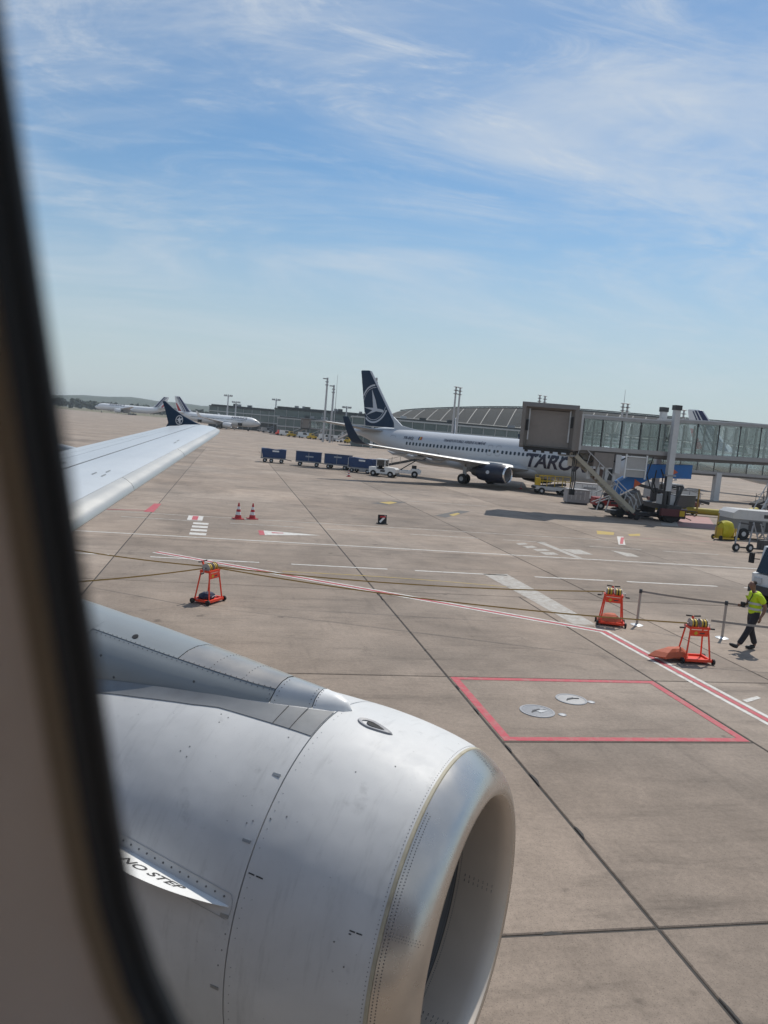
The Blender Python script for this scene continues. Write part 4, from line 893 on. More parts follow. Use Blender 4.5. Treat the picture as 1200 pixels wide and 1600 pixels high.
# ================================================================== BOARDING BRIDGES
TEAL = glass('teal_bridge_glass', (.90, .935, .92), .045)
BR_FR = mat('bridge_frame', (.34, .33, .325), .5, .1, scale=2, dirt=.3)
BR_DK = mat('bridge_underside', (.15, .14, .135), .6, scale=2)
def tunnel(t, x0, x1, z0, z1, h0, h1, w, n, y0=0, braces=True):
    zf = lambda x: z0 + (z1 - z0) * (x - x0) / (x1 - x0); hf = lambda x: h0 + (h1 - h0) * (x - x0) / (x1 - x0)
    def slabb(nm, za, zb, ww, m):
        MB().loft([[(x, y0 - ww / 2, zf(x) + za(x)), (x, y0 + ww / 2, zf(x) + za(x)), (x, y0 + ww / 2, zf(x) + zb(x)), (x, y0 - ww / 2, zf(x) + zb(x))] for x in (x0, x1)]).obj(nm, m, t, 0)
    slabb('floor_beam', lambda x: 0, lambda x: .30, w, BR_FR); slabb('floor_deck', lambda x: -.22, lambda x: -.003, w * .82, BR_DK)
    slabb('roof', lambda x: hf(x) - .20, lambda x: hf(x), w, BR_FR); slabb('roof_cap', lambda x: hf(x) + .003, lambda x: hf(x) + .07, w * .92, LGREY)
    d = (x1 - x0) / n
    for s in (-1, 1):
        for i in range(n + 1):
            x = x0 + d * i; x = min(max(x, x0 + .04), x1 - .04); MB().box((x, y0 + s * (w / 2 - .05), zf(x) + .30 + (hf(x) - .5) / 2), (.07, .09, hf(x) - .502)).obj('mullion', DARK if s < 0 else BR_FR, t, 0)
        for i in range(n):
            xa, xb = x0 + d * i + .08, x0 + d * (i + 1) - .04; y = y0 + s * (w / 2 - .05)
            MB().loft([[(x, y - .01, zf(x) + .303), (x, y + .01, zf(x) + .303), (x, y + .01, zf(x) + hf(x) - .203), (x, y - .01, zf(x) + hf(x) - .203)] for x in (xa, xb)]).obj('glass_pane', TEAL, t, 0)
    if braces:
        for i in range(n * 2):
            x = x0 + .3 + (x1 - x0 - .6) * i / (n * 2 - 1); MB().box((x, y0 + w * .30, zf(x) + hf(x) / 2), (.10, .10, hf(x) - .6)).obj('inner_post', BR_FR, t, 0)
        for i in range(n):
            xa, xb = x0 + d * i + .2, x0 + d * (i + 1) - .2
            MB().bar((xa, y0 + w * .34, zf(xa) + .5), (xb, y0 + w * .34, zf(xb) + hf(xb) - .4), .03).obj('brace_rod', LGREY, t, 0); MB().bar((xa, y0 + w * .36, zf(xa) + hf(xa) - .4), (xb, y0 + w * .36, zf(xb) + .5), .03).obj('brace_rod', LGREY, t, 0)
        for s in (-1, 1):
            MB().bar((x0 + .2, y0 + s * (w / 2 - .2), zf(x0) + 1.25), (x1 - .2, y0 + s * (w / 2 - .2), zf(x1) + 1.25), .05).obj('handrail', LGREY, t, 0)
def cab(t, x0, x1, y0, y1, z0, z1, turn=0):
    before = set(C.objects); cab_build(t, x0, x1, y0, y1, z0, z1)
    if turn:
        cx_, cy_ = (x0 + x1) / 2, (y0 + y1) / 2; M_ = Matrix.Translation((cx_, cy_, 0)) @ Matrix.Rotation(turn, 4, 'Z') @ Matrix.Translation((-cx_, -cy_, 0))
        for o in C.objects:
            if o not in before: o.matrix_local = M_ @ o.matrix_local
def cab_build(t, x0, x1, y0, y1, z0, z1):
    w, h = x1 - x0, z1 - z0; cx_ = (x0 + x1) / 2; TP = mat('cab_frame', (.185, .165, .15), .6, scale=3, dirt=.3)
    MB().box((cx_, (y0 + y1) / 2 + .2, z0 + .13), (w, y1 - y0 - .4, .26)).obj('cab_floor', BR_DK, t, 0)
    MB().box((cx_, (y0 + y1) / 2 + .15, z1 - .12), (w + .1, y1 - y0, .24)).obj('cab_roof', TP, t, 0)
    for x in (x0 + .06, x1 - .06): MB().box((x, (y0 + y1) / 2 + .35, (z0 + z1) / 2), (.12, y1 - y0 - .7, h - .5)).obj('cab_side', TAUPE, t, 0)
    MB().box((cx_, y1 - .06, (z0 + z1) / 2), (w - .26, .12, h - .52)).obj('cab_rear', TAUPE, t, 0)
    # canopy frame round the opening
    MB().loft([[(x0 - .02, y0, z0 + .02), (x1 + .02, y0, z0 + .02), (x1 + .02, y0, z1 - .002), (x0 - .02, y0, z1 - .002)], [(x0 + .22, y0 - .12, z0 + .12), (x1 - .22, y0 - .12, z0 + .12), (x1 - .22, y0 - .12, z1 - .30), (x0 + .22, y0 - .12, z1 - .30)], [(x0 + .45, y0 + .35, z0 + .18), (x1 - .45, y0 + .35, z0 + .18), (x1 - .45, y0 + .35, z1 - .45), (x0 + .45, y0 + .35, z1 - .45)]], False, False).obj('canopy', TP, t, 0)
    nb = 14
    for i in range(nb):
        z = z0 + .2 + (h - .68) * i / nb; MB().box((cx_, y0 + .40, z + (h - .68) / nb / 2), (w - .92, .04, (h - .68) / nb - .006)).obj('shutter_slat', TAUPE, t, 0)
    for x in (x0 + .50, x1 - .50): MB().box((x, y0 + .30, (z0 + z1) / 2 + .1), (.10, .10, h - .9)).obj('guide_rail', LGREY, t, 0)
    for x, z in ((x1 - .38, z0 + h * .62), (x0 + .40, z0 + h * .5)): MB().box((x, y0 + .05, z), (.16, .16, .75)).obj('bumper', BLACK, t, 0)
    MB().box((cx_, y0 - .1, z0 - .05), (w * .85, .35, .18)).obj('floor_bumper', BLACK, t, 0)
    for x in fr_(x0 + .5, x1 - .4, 5): MB().box((x, y0 + .4, z0 - .16), (.22, .4, .22)).obj('floor_actuator', DARK, t, 0)
jb = thing('boarding_bridge', 'glass sided boarding bridge with taupe docking cab and lift columns, nearest on the right', 'boarding bridge', (30.6, 51.5, 0), 0)
cab(jb, 19.75 - 30.6, 23.45 - 30.6, 49.5 - 51.5, 52.9 - 51.5, 4.42, 7.50, R_(-21))
MB().box((-7.35, .1, 5.85), (.55, 3.0, 2.75)).obj('cab_collar', TAUPE, jb, 0); MB().box((-7.0, .1, 5.80), (.3, 2.7, 2.5)).obj('collar_panel', LGREY, jb, 0)
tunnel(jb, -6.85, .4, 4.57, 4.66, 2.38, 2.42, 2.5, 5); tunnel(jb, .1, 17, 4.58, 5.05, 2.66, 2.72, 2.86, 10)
for x, y in ((-.15, -1.62), (.85, 1.75)):
    c_ = MB().box((x, y, 5.2), (.42, .36, 6.0)).obj('lift_column', LGREY, jb, 0); MB().box((x, y, 8.05), (.52, .46, .34)).obj('column_cap', DARK, c_, 0)
    MB().box((x - .14, y, 2.0), (.16, .28, 2.6)).box((x + .16, y, 2.0), (.16, .28, 2.6)).obj('lift_jack', DARK, c_, 0); MB().box((x, y, 3.3), (.8, .5, .12)).obj('jack_plate', GREY, c_, 0)
bog = MB().box((.2, -.1, 1.05), (1.1, 4.2, .35)).obj('bogie_beam', DARK, jb, 0)
for y in (-1.95, -1.35, 1.2, 1.8): MB().wheel((.1, y, .62), .62, .42).obj('tyre', BLACK, bog)
MB().box((.1, -2.25, .75), (1.9, .25, .5)).obj('bumper_bar', mat('dark_red', (.10, .025, .03), .5), bog, 0); MB().box((.75, -2.39, .72), (.38, .03, .38)).obj('warning_plate', YELLOW, bog, 0)
MB().box((.2, -1.0, 1.55), (1.0, .8, .7)).obj('drive_box', LGREY, bog, 0); MB().bar((.9, -2.3, .95), (2.0, -2.3, .9), .07).bar((.9, -2.3, .5), (1.5, -2.4, .3), .06).obj('tow_arm', DARK, bog, 0)
MB().bar((.6, -1.5, 1.0), (1.1, -1.5, 2.6), .16).obj('stay', DARK, bog, 0)
MB().tube([(-1.2, -1.7, 3.6), (-1.35, -1.8, 2.7), (-1.1, -1.8, 2.1), (-.75, -1.8, 2.3), (-.7, -1.8, 3.3), (-.9, -1.75, 3.7)], .045, 8).obj('cable_loop', BLACK, jb)
MB().tube([(-1.5, -1.6, 4.5), (-1.9, -1.7, 3.2), (-1.6, -1.8, 2.4), (-1.2, -1.7, 2.0)], .04, 8).obj('cable_loop', BLACK, jb)
# hanging service cabin, hoses and a white door panel under the first tunnel
MB().box((-5.0, -.6, 4.0), (1.5, 1.2, 1.0)).obj('hose_bin', TAUPE, jb, 0)
for x in (-5.9, -5.25, -4.6, -4.0): MB().box((x, -.9, 3.05), (.22, .2, .9)).obj('hanger', LGREY, jb, 0)
MB().box((-5.1, -.7, 2.95), (.5, .5, .75)).obj('coupling_box', mat('brown_box', (.10, .055, .045), .6), jb, 0); MB().box((-4.2, -.7, 3.0), (.5, .4, .8)).obj('coupling_box', DARK, jb, 0)
MB().tube([(-6.9, -1.0, 4.4), (-6.5, -1.1, 3.9), (-5.9, -1.1, 3.8), (-5.6, -1.0, 4.0)], .05, 8).obj('hose', BLACK, jb); MB().tube([(-4.4, -1.0, 3.9), (-3.6, -1.1, 4.1), (-3.0, -1.1, 4.45)], .05, 8).obj('hose', BLACK, jb)
dr = MB().box((-2.5, -1.1, 3.72), (1.4, .06, 1.5)).obj('service_door', mat('pale_panel', (.40, .385, .37), .5, scale=3, dirt=.3), jb, 0)
for x in (-3.3, -1.72): MB().box((x, -1.14, 3.72), (.10, .10, 1.7)).obj('door_post', WHITE, dr, 0)
for z in (3.5, 4.4): MB().box((-2.5, -1.15, z), (1.5, .08, .07)).obj('door_bar', WHITE, dr, 0)
MB().box((-3.9, -1.0, 3.8), (.4, .4, 1.3)).obj('cable_duct', LGREY, jb, 0)

MB().box((-6.2, .2, 3.95), (1.3, .9, 1.15)).obj('cab_service_box', mat('cream_panel', (.50, .46, .40), .5, scale=3, dirt=.3), jb, 0)
for x in (-7.15, -7.03, -6.88): MB().tube([(x, -.9, 4.4), (x - .05, -.95, 3.4), (x + .04, -.9, 2.4), (x - .02, -.9, 1.7)], .04, 6).obj('hanging_cable', DARK, jb)
MB().box((-7.0, -.9, 1.6), (.35, .2, .4)).obj('cable_plug', BLACK, jb, 0)
# escape stairs from the cab
stt = thing('service_stairs', 'pale steel service stairs sloping down from the docking cab', 'stairs', (23.7, 50.6, 0), 0)
A0, A1 = Vector((-.2, .2, 4.15)), Vector((4.35, -.4, .55))
for dy in (-.42, .42):
    MB().bar(A0 + Vector((0, dy, 0)), A1 + Vector((0, dy, 0)), .07, .28).obj('stringer', mat('sand_paint', (.40, .36, .28), .5, scale=4, dirt=.3), stt, 0)
    MB().bar(A0 + Vector((.3, dy, .85)), A1 + Vector((.1, dy, .85)), .05).obj('handrail', LGREY, stt, 0)
    for q in fr_(.02, .98, 6):
        p = A0.lerp(A1, q) + Vector((0, dy, 0)); MB().bar(p, p + Vector((.2, 0, .85)), .035).obj('baluster', LGREY, stt, 0)
for q in fr_(.03, .97, 17): MB().box(A0.lerp(A1, q), (.24, .8, .04)).obj('tread', STEEL, stt, 0)
MB().box((-.5, .4, 4.1), (.9, 1.2, .12)).obj('landing', GREY, stt, 0)
for dy in (-.4, .4): MB().wheel((4.6, -.4 + dy, .22), .22, .14).obj('wheel', BLACK, stt)
MB().bar((4.2, -.8, .5), (4.75, -.8, .22), .08).bar((4.2, 0, .5), (4.75, 0, .22), .08).obj('foot_frame', mat('dark_red', (.1, .025, .03)), stt, 0)

# blue lift belt with orange markers
bb = thing('blue_conveyor', 'bright blue covered conveyor with orange warning triangles behind the lift columns', 'conveyor', (29.3, 51.4, 0), R_(-6))
MB().prism([(-1.9, 1.55), (.5, 3.0), (3.4, 3.15), (3.4, 4.15), (.3, 3.95), (-1.9, 2.55)], lambda a, b, q: (a, q, b), -.5, .5).obj('blue_cover', BLUE2, bb, 0)
ORM = mat('orange_marker', (.62, .13, .05), .5)
for x, z in ((2.0, 3.55), (-.6, 2.52)):
    MB().lathe([(0, .36), (.02, .36), (.02, .001)], lambda a, q, th: (x + q * math.cos(th), -.503 - a, z + q * math.sin(th)), 3, False, True, ).obj('warning_triangle', ORM, bb, 0)
for x in (-1.4, 2.6): MB().bar((x, -.3, 0.35), (x, -.3, 2.6 if x > 0 else 1.6), .14).obj('support_leg', DARK, bb, 0)
for a, b in (((-2.0, -.4, 1.5), (-3.4, -.4, .9)), ((-2.0, .4, 1.5), (-3.4, .4, .9)), ((-1.9, -.4, 2.4), (-3.6, -.4, 1.6)), ((-2.6, -.4, .4), (-2.2, -.4, 2.4)), ((-3.3, -.4, .4), (-2.9, -.4, 2.0))): MB().bar(a, b, .07).obj('frame_bar', LGREY, bb, 0)
MB().box((.5, 0, .35), (5.6, 1.1, .25)).obj('chassis', DARK, bb, 0)
for x in (-1.6, 2.6):
    for y in (-.55, .55): MB().wheel((x, y, .32), .32, .22).obj('wheel', BLACK, bb)

# tilted brown-grey container below the stairs
ct = thing('cargo_box', 'brown grey lidded box leaning at the foot of the stairs', 'box', (28.6, 51.6, 0), .3)
mr = Matrix.Rotation(-.55, 3, 'Y')
MB().box((0, 0, 1.25), (1.3, 1.2, 1.05), mr).obj('shell', TAUPE, ct, 0)
for k in (-.35, 0, .35): MB().box(mr @ Vector((k, 0, 0)) + Vector((0, 0, 1.25)), (.06, 1.24, 1.08), mr).obj('rib', LGREY, ct, 0)
MB().box((.2, 0, .4), (1.0, 1.0, .5)).obj('stand', DARK, ct, 0)

# second bridge behind, lower and partly hidden
jb2 = thing('boarding_bridge', 'lower boarding bridge seen beneath and behind the nearest glass bridge', 'boarding bridge', (45, 80, 0), R_(4))
tunnel(jb2, -9, 22, 2.95, 3.05, 2.6, 2.6, 2.9, 14, 0, False)
for x in (-2.0, 9.5):
    MB().box((x, -1.2, 1.6), (.7, .6, 3.2)).obj('support_column', LGREY, jb2, 0)
MB().box((-2.0, -.3, .55), (1.6, 3.4, .5)).obj('bogie_beam', DARK, jb2, 0)
for y in (-1.9, 1.4): MB().wheel((-2.0, y, .55), .55, .4).obj('tyre', BLACK, jb2)
MB().box((-10.2, -.3, 4.3), (2.6, 3.4, 3.0)).obj('cab_shell', TAUPE, jb2, 0)

# ================================================================== TERMINAL
ROOF_M = mat('ribbed_roof', (.085, .086, .083), .8, .0, spec=.1, var=.1, scale=.4)
ROOF_T = mat('roof_seam', (.24, .24, .235), .6)
TGL = mat('terminal_glass', (.075, .11, .11), .15, var=.35, scale=.35, spec=.8)
TWH = mat('terminal_frame', (.42, .44, .44), .5, scale=1)
TDK = mat('terminal_dark', (.055, .062, .062), .6, var=.2, scale=.4)
hall = thing('terminal_hall', 'big terminal hall with curved brown ribbed roof behind the TAROM jet', 'terminal', (49.5, 251, 0), R_(-11))
HL, HW, HE, HC = 176, 10, 9.5, 17.6      # length, depth of the front roof slope, eaves, crown
def hpt(x, v):                           # x along the eaves, v 0 front eave .. 1 ridge .. 2 rear eave
    e = .30 + .70 * math.sin(min(1, x / 70) * math.pi / 2) ** .85
    return Vector((x + 4.6 * v, HW * v, HE + (HC - HE) * e * (1 - abs(1 - v) ** 1.18)))
us = [HL * i / 40 for i in range(41)]; vv = [i / 8 for i in range(17)]
for i in range(len(us) - 1):             # one roof bay between two ribs
    MB().loft([[hpt(u, v) for v in vv] for u in (us[i] + .04, us[i + 1] - .04)], False, False, False).obj('roof_panel', ROOF_M, hall, 30)
for u in us:
    r = [hpt(u, v) for v in vv[:8]]; MB().loft([[p + Vector((-.12, .05, -.05)) for p in r], [p + Vector((-.12, -.08, .03)) for p in r], [p + Vector((.12, -.08, .03)) for p in r], [p + Vector((.12, .05, -.05)) for p in r]], False, False, False).obj('roof_rib', ROOF_T, hall, 30)
MB().loft([[hpt(u, 0) + Vector((0, -.6, -1.0)), hpt(u, 0) + Vector((0, -.8, -.05)), hpt(u, 0) + Vector((0, .3, .2))] for u in us], False, False, False).obj('eave_gutter', TDK, hall)
MB().loft([[hpt(u, 0) + Vector((0, 2.0, -HE)), hpt(u, 0) + Vector((0, 2.0, -.3))] for u in us], False, False, False).obj('glass_wall', TGL, hall)
MB().loft([[hpt(u, 1) + Vector((0, -.4, .05)), hpt(u, 1) + Vector((0, -.4, .4)), hpt(u, 1) + Vector((0, .4, .4))] for u in us], False, False, False).obj('ridge_cap', TDK, hall)
MB().loft([[hpt(0, v) for v in vv], [Vector((hpt(0, v).x, hpt(0, v).y, 0)) for v in vv]], False, False, False).obj('end_wall', TDK, hall)
def block(name, label, loc, rz, w, d, floors, bay, roof, dark=False, top=True):
    """glazed pier: floor slabs, mullions, panes"""
    t = thing(name, label, 'building', loc, rz); z = 0
    MB().box((0, d / 2, sum(floors) / 2), (w - .6, d - .6, sum(floors) - .1)).obj('core', TDK, t, 0)
    for k, fh in enumerate(floors):
        MB().box((0, d / 2, z + fh - .2), (w + .5, d + .5, .4)).obj('floor_band', TWH if not (dark and k == len(floors) - 1) else TDK, t, 0)
        n = max(2, int(w / bay))
        for i in range(n):
            x = -w / 2 + (i + .5) * w / n; o = MB().box((x, .12, z + (fh - .4) / 2), (w / n - .18, .12, fh - .42)).obj('window_pane', TGL if k or not dark else TDK, t, 0)
        for i in range(n + 1): MB().box((-w / 2 + i * w / n, .05, z + (fh - .4) / 2), (.14, .24, fh - .404)).obj('mullion', TWH, t, 0)
        z += fh
    if top:
        MB().box((0, d / 2, z + roof / 2 + .01), (w * .97, d * .9, roof)).obj('roof_deck', TDK, t, 0)
        rr = random.Random(int(w * 7))
        for k in range(int(w / 9) + 1): MB().box((rr.uniform(-w * .42, w * .42), d * .4, z + roof + .5), (rr.uniform(1, 2.6), 2, rr.uniform(.6, 1.3))).obj('roof_plant', rr.choice((TDK, GREY, LGREY)), t, 0)
    return t
block('terminal_pier', 'long teal glass pier in front of the curved roof hall', (78, 205, 0), R_(-7), 92, 12, (3.4, 2.6, 2.2), 3.2, .3)
block('terminal_pier', 'low glass pier with pale floor bands left of the dark blue tail', (40, 293, 0), R_(-5), 46, 14, (3.6, 3.0), 3.0, .5)
block('terminal_block', 'dark flat roofed terminal block behind the two tall slim masts', (46, 318, 0), R_(-5), 58, 20, (4.2, 3.2, 3.0), 4.5, .8, True)
block('terminal_block', 'grey terminal building with green glass front above the striped tail jet nose', (13, 362, 0), R_(-5), 46, 20, (4.2, 3.4, 2.2), 3.6, .6, True)
jb3 = thing('boarding_bridge', 'far boarding bridge with pale square cab on the left of the dark masts', 'boarding bridge', (34, 272, 0), R_(-4))
cab(jb3, -10.2, -6.8, -2, 1.6, 3.3, 6.9); tunnel(jb3, -6.7, 12, 3.4, 3.7, 2.9, 2.9, 2.8, 8, 0, False)
for x in (-3, 4.5): MB().box((x, 0, 1.7), (.6, 2.4, 3.4)).obj('support_column', LGREY, jb3, 0)
MB().bar((2, -1.6, 6.5), (13, -1.6, 5.0), .3).obj('roof_beam', LGREY, jb3, 0)

# ---- light masts and antennas
MAST = mat('mast_steel', (.46, .46, .47), .5, .3)
def mast(x, y, h, label, kind, r=.35, base=0):
    t = thing('light_mast', label, 'mast', (x, y, base), 0, 'masts around the terminals'); MB().tube([(0, 0, 0), (0, 0, h)], [r, r * .75], 10).obj('pole', MAST, t)
    if kind == 'arm':
        for k in range(3): MB().box((-.5 * (k == 0) - .1, -.2, h - .35 - k * .9), (1.5 if k == 0 else .9, .5, .3)).obj('floodlight', GREY, t, 0)
    elif kind == 'cross':
        MB().box((0, 0, h - .7), (3.6, .25, .25)).obj('crossarm', GREY, t, 0)
        for s in (-1.5, -.8, .8, 1.5): MB().box((s, -.2, h - .35), (.55, .5, .45)).obj('floodlight', GREY, t, 0)
    elif kind == 'ring':
        for z in (.2, .9, 1.6): MB().lathe([(0, r), (.1, r * 2.4), (.2, r)], lambda a, q, th: (q * math.cos(th), q * math.sin(th), h - z + a), 12).obj('lamp_ring', GREY, t)
for i, (x, y, h, l, k) in enumerate(((27.2, 232, 19, 'taller left one of the two slim masts left of the dark blue tail', 'arm'), (29.2, 231.4, 17, 'shorter right one of the two slim masts left of the dark blue tail', 'arm'),
    (44.9, 156, 15.1, 'left one of the twin masts rising in front of the curved roof', 'ring'), (45.75, 155.9, 15.0, 'right one of the twin masts rising in front of the curved roof', 'ring'),
    (36.0, 199.3, 18.2, 'mast with lamp brackets peeking out behind the dark blue tail', 'arm'),
    (-1.7, 340, 14.6, 'cross topped mast above the fuselage of the far striped tail jet', 'cross'), (18.3, 336, 14.6, 'cross topped mast above the far left terminal roof', 'cross'), (1.7, 339, 12.1, 'short mast just right of the far cross topped mast', 'cross'), (43.4, 299.8, 13.1, 'small cross topped mast just left of the dark blue tail', 'cross'),
    (69.6, 171.6, 16.1, 'left one of two small mast tops above the docking cab', 'ring'), (70.8, 171.4, 16.0, 'right one of two small mast tops above the docking cab', 'ring'),
    (73.8, 139.7, 14.0, 'left one of two mast tops over the first glass tunnel', 'ring'), (74.7, 139.6, 14.0, 'right one of two mast tops over the first glass tunnel', 'ring'), (85.4, 137.4, 13.7, 'mast top just left of the striped tail on the right', 'ring'))):
    mast(x, y, h, l, k, .35 if y > 190 else .24)
an = thing('antenna', 'thin antenna rod rising over the first glass tunnel', 'antenna', (74.6, 141, 0)); MB().tube([(0, 0, 0), (0, 0, 12), (0, 0, 16.6)], [.12, .07, .03], 6).obj('rod', MAST, an)
an = thing('antenna', 'thin antenna rod beside the shorter slim mast', 'antenna', (30.0, 231, 0)); MB().tube([(0, 0, 0), (0, 0, 14), (0, 0, 20)], [.12, .08, .04], 6).obj('rod', MAST, an)
tw = thing('lamp_tower', 'dark louvred box on a post just left of the dark blue tail', 'tower', (47.4, 262, 0)); MB().box((0, 0, 5), (.6, .6, 10)).obj('post', GREY, tw, 0); MB().box((0, 0, 12.3), (2.6, 1.6, 4.4)).obj('louvred_box', TDK, tw, 0)

# ---- far ground, hill and woods
GRASS = mat('dry_grass', (.15, .135, .075), .9, var=.35, scale=.02, dirt=.4, dcol=(.09, .10, .05))
gf = MB(); gf.add([(-2500, 790, -.01), (-60, 770, -.01), (60, 800, -.01), (2500, 760, -.01), (3000, 6500, -.01), (-3000, 6500, -.01)], [(0, 1, 2, 3, 4, 5)]); struct(gf.obj('grass_field', GRASS, None, 0))
HILL = mat('wooded_hill', (.055, .075, .055), .9, var=.4, scale=.012)
rh = random.Random(11)
hb = MB(); rows = []
for j, (dy, kz) in enumerate(((0, 0), (180, .75), (420, 1.0), (900, .9))):
    rows.append([Vector((x, 1750 + dy, kz * (26 + 10 * math.sin(x * .0026 + 1.6) + 3 * math.sin(x * .017) + 1.5 * math.sin(x * .05 + 2)) * (1 if x < -40 else max(.12, 1 - (x + 40) / 420)) - .2)) for x in range(-2600, 2600, 30)])
hb.loft(rows, False, False, False); struct(hb.obj('hill', HILL, None, 60))
LEAF = mat('far_foliage', (.030, .048, .026), .9, var=.5, scale=.3)
def blob_tree(b, x, y, h, w):
    for k in range(26):
        a = rh.uniform(0, 6.28); r = w * .5 * math.sqrt(rh.random()); z = h * (.35 + .6 * rh.random()); s = w * rh.uniform(.16, .30)
        c = Vector((x + r * math.cos(a), y + r * math.sin(a), z)); q = [c + Vector((rh.uniform(-s, s), rh.uniform(-s, s), rh.uniform(-s, s) * .9)) for _ in range(5)]
        b.add(q, [(0, 1, 2), (0, 2, 3), (0, 3, 4), (1, 2, 4), (1, 3, 4)])
b = MB()
for k in range(150): blob_tree(b, rh.uniform(-420, -60), rh.uniform(1000, 1250), rh.uniform(7, 13), rh.uniform(8, 15))
for k in range(150): blob_tree(b, rh.uniform(-60, 330), rh.uniform(950, 1150), rh.uniform(6, 12), rh.uniform(8, 15))
wood = stuff(b.obj('distant_wood', LEAF, None, 0)); tag(wood, 'dark line of far trees below the hill on the left', 'trees')
# ================================================================== APRON EQUIPMENT
def wheels(t, pts, r, w, m=BLACK, hub=True):
    for p in pts:
        wh = MB().wheel((p[0], p[1], r), r, w).obj('wheel', m, t)
        if hub: MB().wheel((p[0], p[1], r), r * .45, w * 1.06, n=10).obj('rim', LGREY, wh)
# ---- blue baggage carts
def cart(label, loc, rz, variant):
    t = thing('baggage_cart', label, 'baggage cart', (loc[0], loc[1], 0), rz, 'blue baggage carts in the train'); l = 2.9
    MB().box((0, 0, .50), (l, 1.45, .14)).obj('chassis', GREY, t, 0)
    wheels(t, [(-.95, -.62), (-.95, .62), (.95, -.62), (.95, .62)] + ([(-.2, -.62)] if variant == 0 else []), .24, .16)
    if variant in (0, 3):     # sagging tarpaulin with slanted end
        MB().loft([[(-1.2, -.74, .60), (1.42, -.74, .60), (1.44, -.75, 1.58), (.9, -.75, 1.63), (.2, -.75, 1.55), (-.6, -.75, 1.64), (-1.42, -.75, 1.60)], [(-1.2, .74, .60), (1.42, .74, .60), (1.44, .75, 1.60), (.9, .75, 1.62), (.2, .75, 1.52), (-.6, .75, 1.6), (-1.42, .75, 1.63)]]).obj('tarpaulin', BLUE, t, 20)
        MB().box((-1.40, 0, 1.05), (.05, 1.5, 1.0)).obj('end_panel', LGREY, t, 0)
        MB().box((.25, -.765, 1.36), (.75, .02, .17)).obj('name_plate', WHITE, t, 0)
    else:
        MB().box((0, 0, 1.10), (l, 1.46, 1.0)).obj('tarpaulin', BLUE, t, 0)
        MB().box((0, 0, 1.63), (l + .06, 1.54, .06)).obj('roof', mat('dark_blue_roof', (.008, .016, .06), .5), t, 0)
        MB().box((.1, -.742, 1.12 if variant == 1 else 1.36), (.9, .02, .14)).obj('name_plate', mat('faded_plate', (.35, .38, .42), .5), t, 0)
        for x in (-1.44, 0, 1.44): MB().box((x, -.745, 1.1), (.05, .03, 1.0)).obj('corner_post', GREY, t, 0)
    MB().bar((1.45, 0, .45), (2.1, 0, .36), .08).obj('drawbar', DARK, t, 0)
    return t
cart('leftmost blue baggage cart with sagging cover and pale end panel', (5.1, 91.2), R_(-5), 0)
cart('second blue baggage cart from the left, flat roofed with pale plate', (9.0, 89.2), R_(-8), 1)
cart('third blue baggage cart from the left, plate near its roof', (12.2, 87.6), R_(-22), 2)
cart('blue baggage cart coupled directly behind the white tractor', (14.3, 83.4), R_(-35), 3)
# ---- white baggage tractor
def tractor(label, loc, rz, body, cabk=True, nm='baggage_tractor'):
    t = thing(nm, label, 'tractor', (loc[0], loc[1], 0), rz)
    MB().prism([(-1.4, .35), (1.45, .35), (1.5, .85), (1.35, 1.0), (.3, 1.05), (.25, .75), (-.55, .75), (-.6, .95), (-1.4, .95)], lambda a, b, q: (a, q, b), -.68, .68).obj('body', body, t, 0)
    MB().box((-.1, 0, .82), (.5, 1.1, .14)).box((-.36, 0, 1.1), (.12, 1.1, .5)).obj('seat', BLACK, t, 0)
    if cabk:
        for x, y in ((.28, -.62), (.28, .62), (-.62, -.62), (-.62, .62)): MB().box((x, y, 1.35), (.07, .07, .80)).obj('cab_post', body, t, 0)
        MB().box((-.17, 0, 1.78), (1.1, 1.36, .08)).obj('cab_roof', body, t, 0)
        MB().box((.30, 0, 1.40), (.03, 1.14, .62)).obj('windscreen', VGLASS, t, 0); MB().box((-.62, 0, 1.42), (.03, 1.14, .55)).obj('rear_window', VGLASS, t, 0)
        for y in (-.64, .64): MB().box((-.17, y, 1.44), (.80, .02, .55)).obj('side_window', VGLASS, t, 0)
    wheels(t, [(-.9, -.62), (-.9, .62), (.95, -.62), (.95, .62)], .32, .22)
    for y in (-.45, .45): MB().box((1.49, y, .78), (.05, .16, .12)).obj('headlight', WHITE, t, 0)
    MB().box((1.52, 0, .42), (.08, 1.3, .12)).obj('bumper', DARK, t, 0); MB().box((.1, -.70, .62), (.5, .02, .2)).obj('side_step', DARK, t, 0)
    return t
tractor('small white baggage tractor with glazed cab beside the belt loader', (15.9, 79.6), R_(-28), WHITE)
rt = tractor('low red tug parked behind the service stairs', (29.9, 56.9), R_(-12), RED, False, 'red_tug')
tractor('dark red far tractor under the second bridge', (37.5, 61.5), R_(-20), mat('dull_red', (.16, .03, .03), .5), False, 'far_tug')
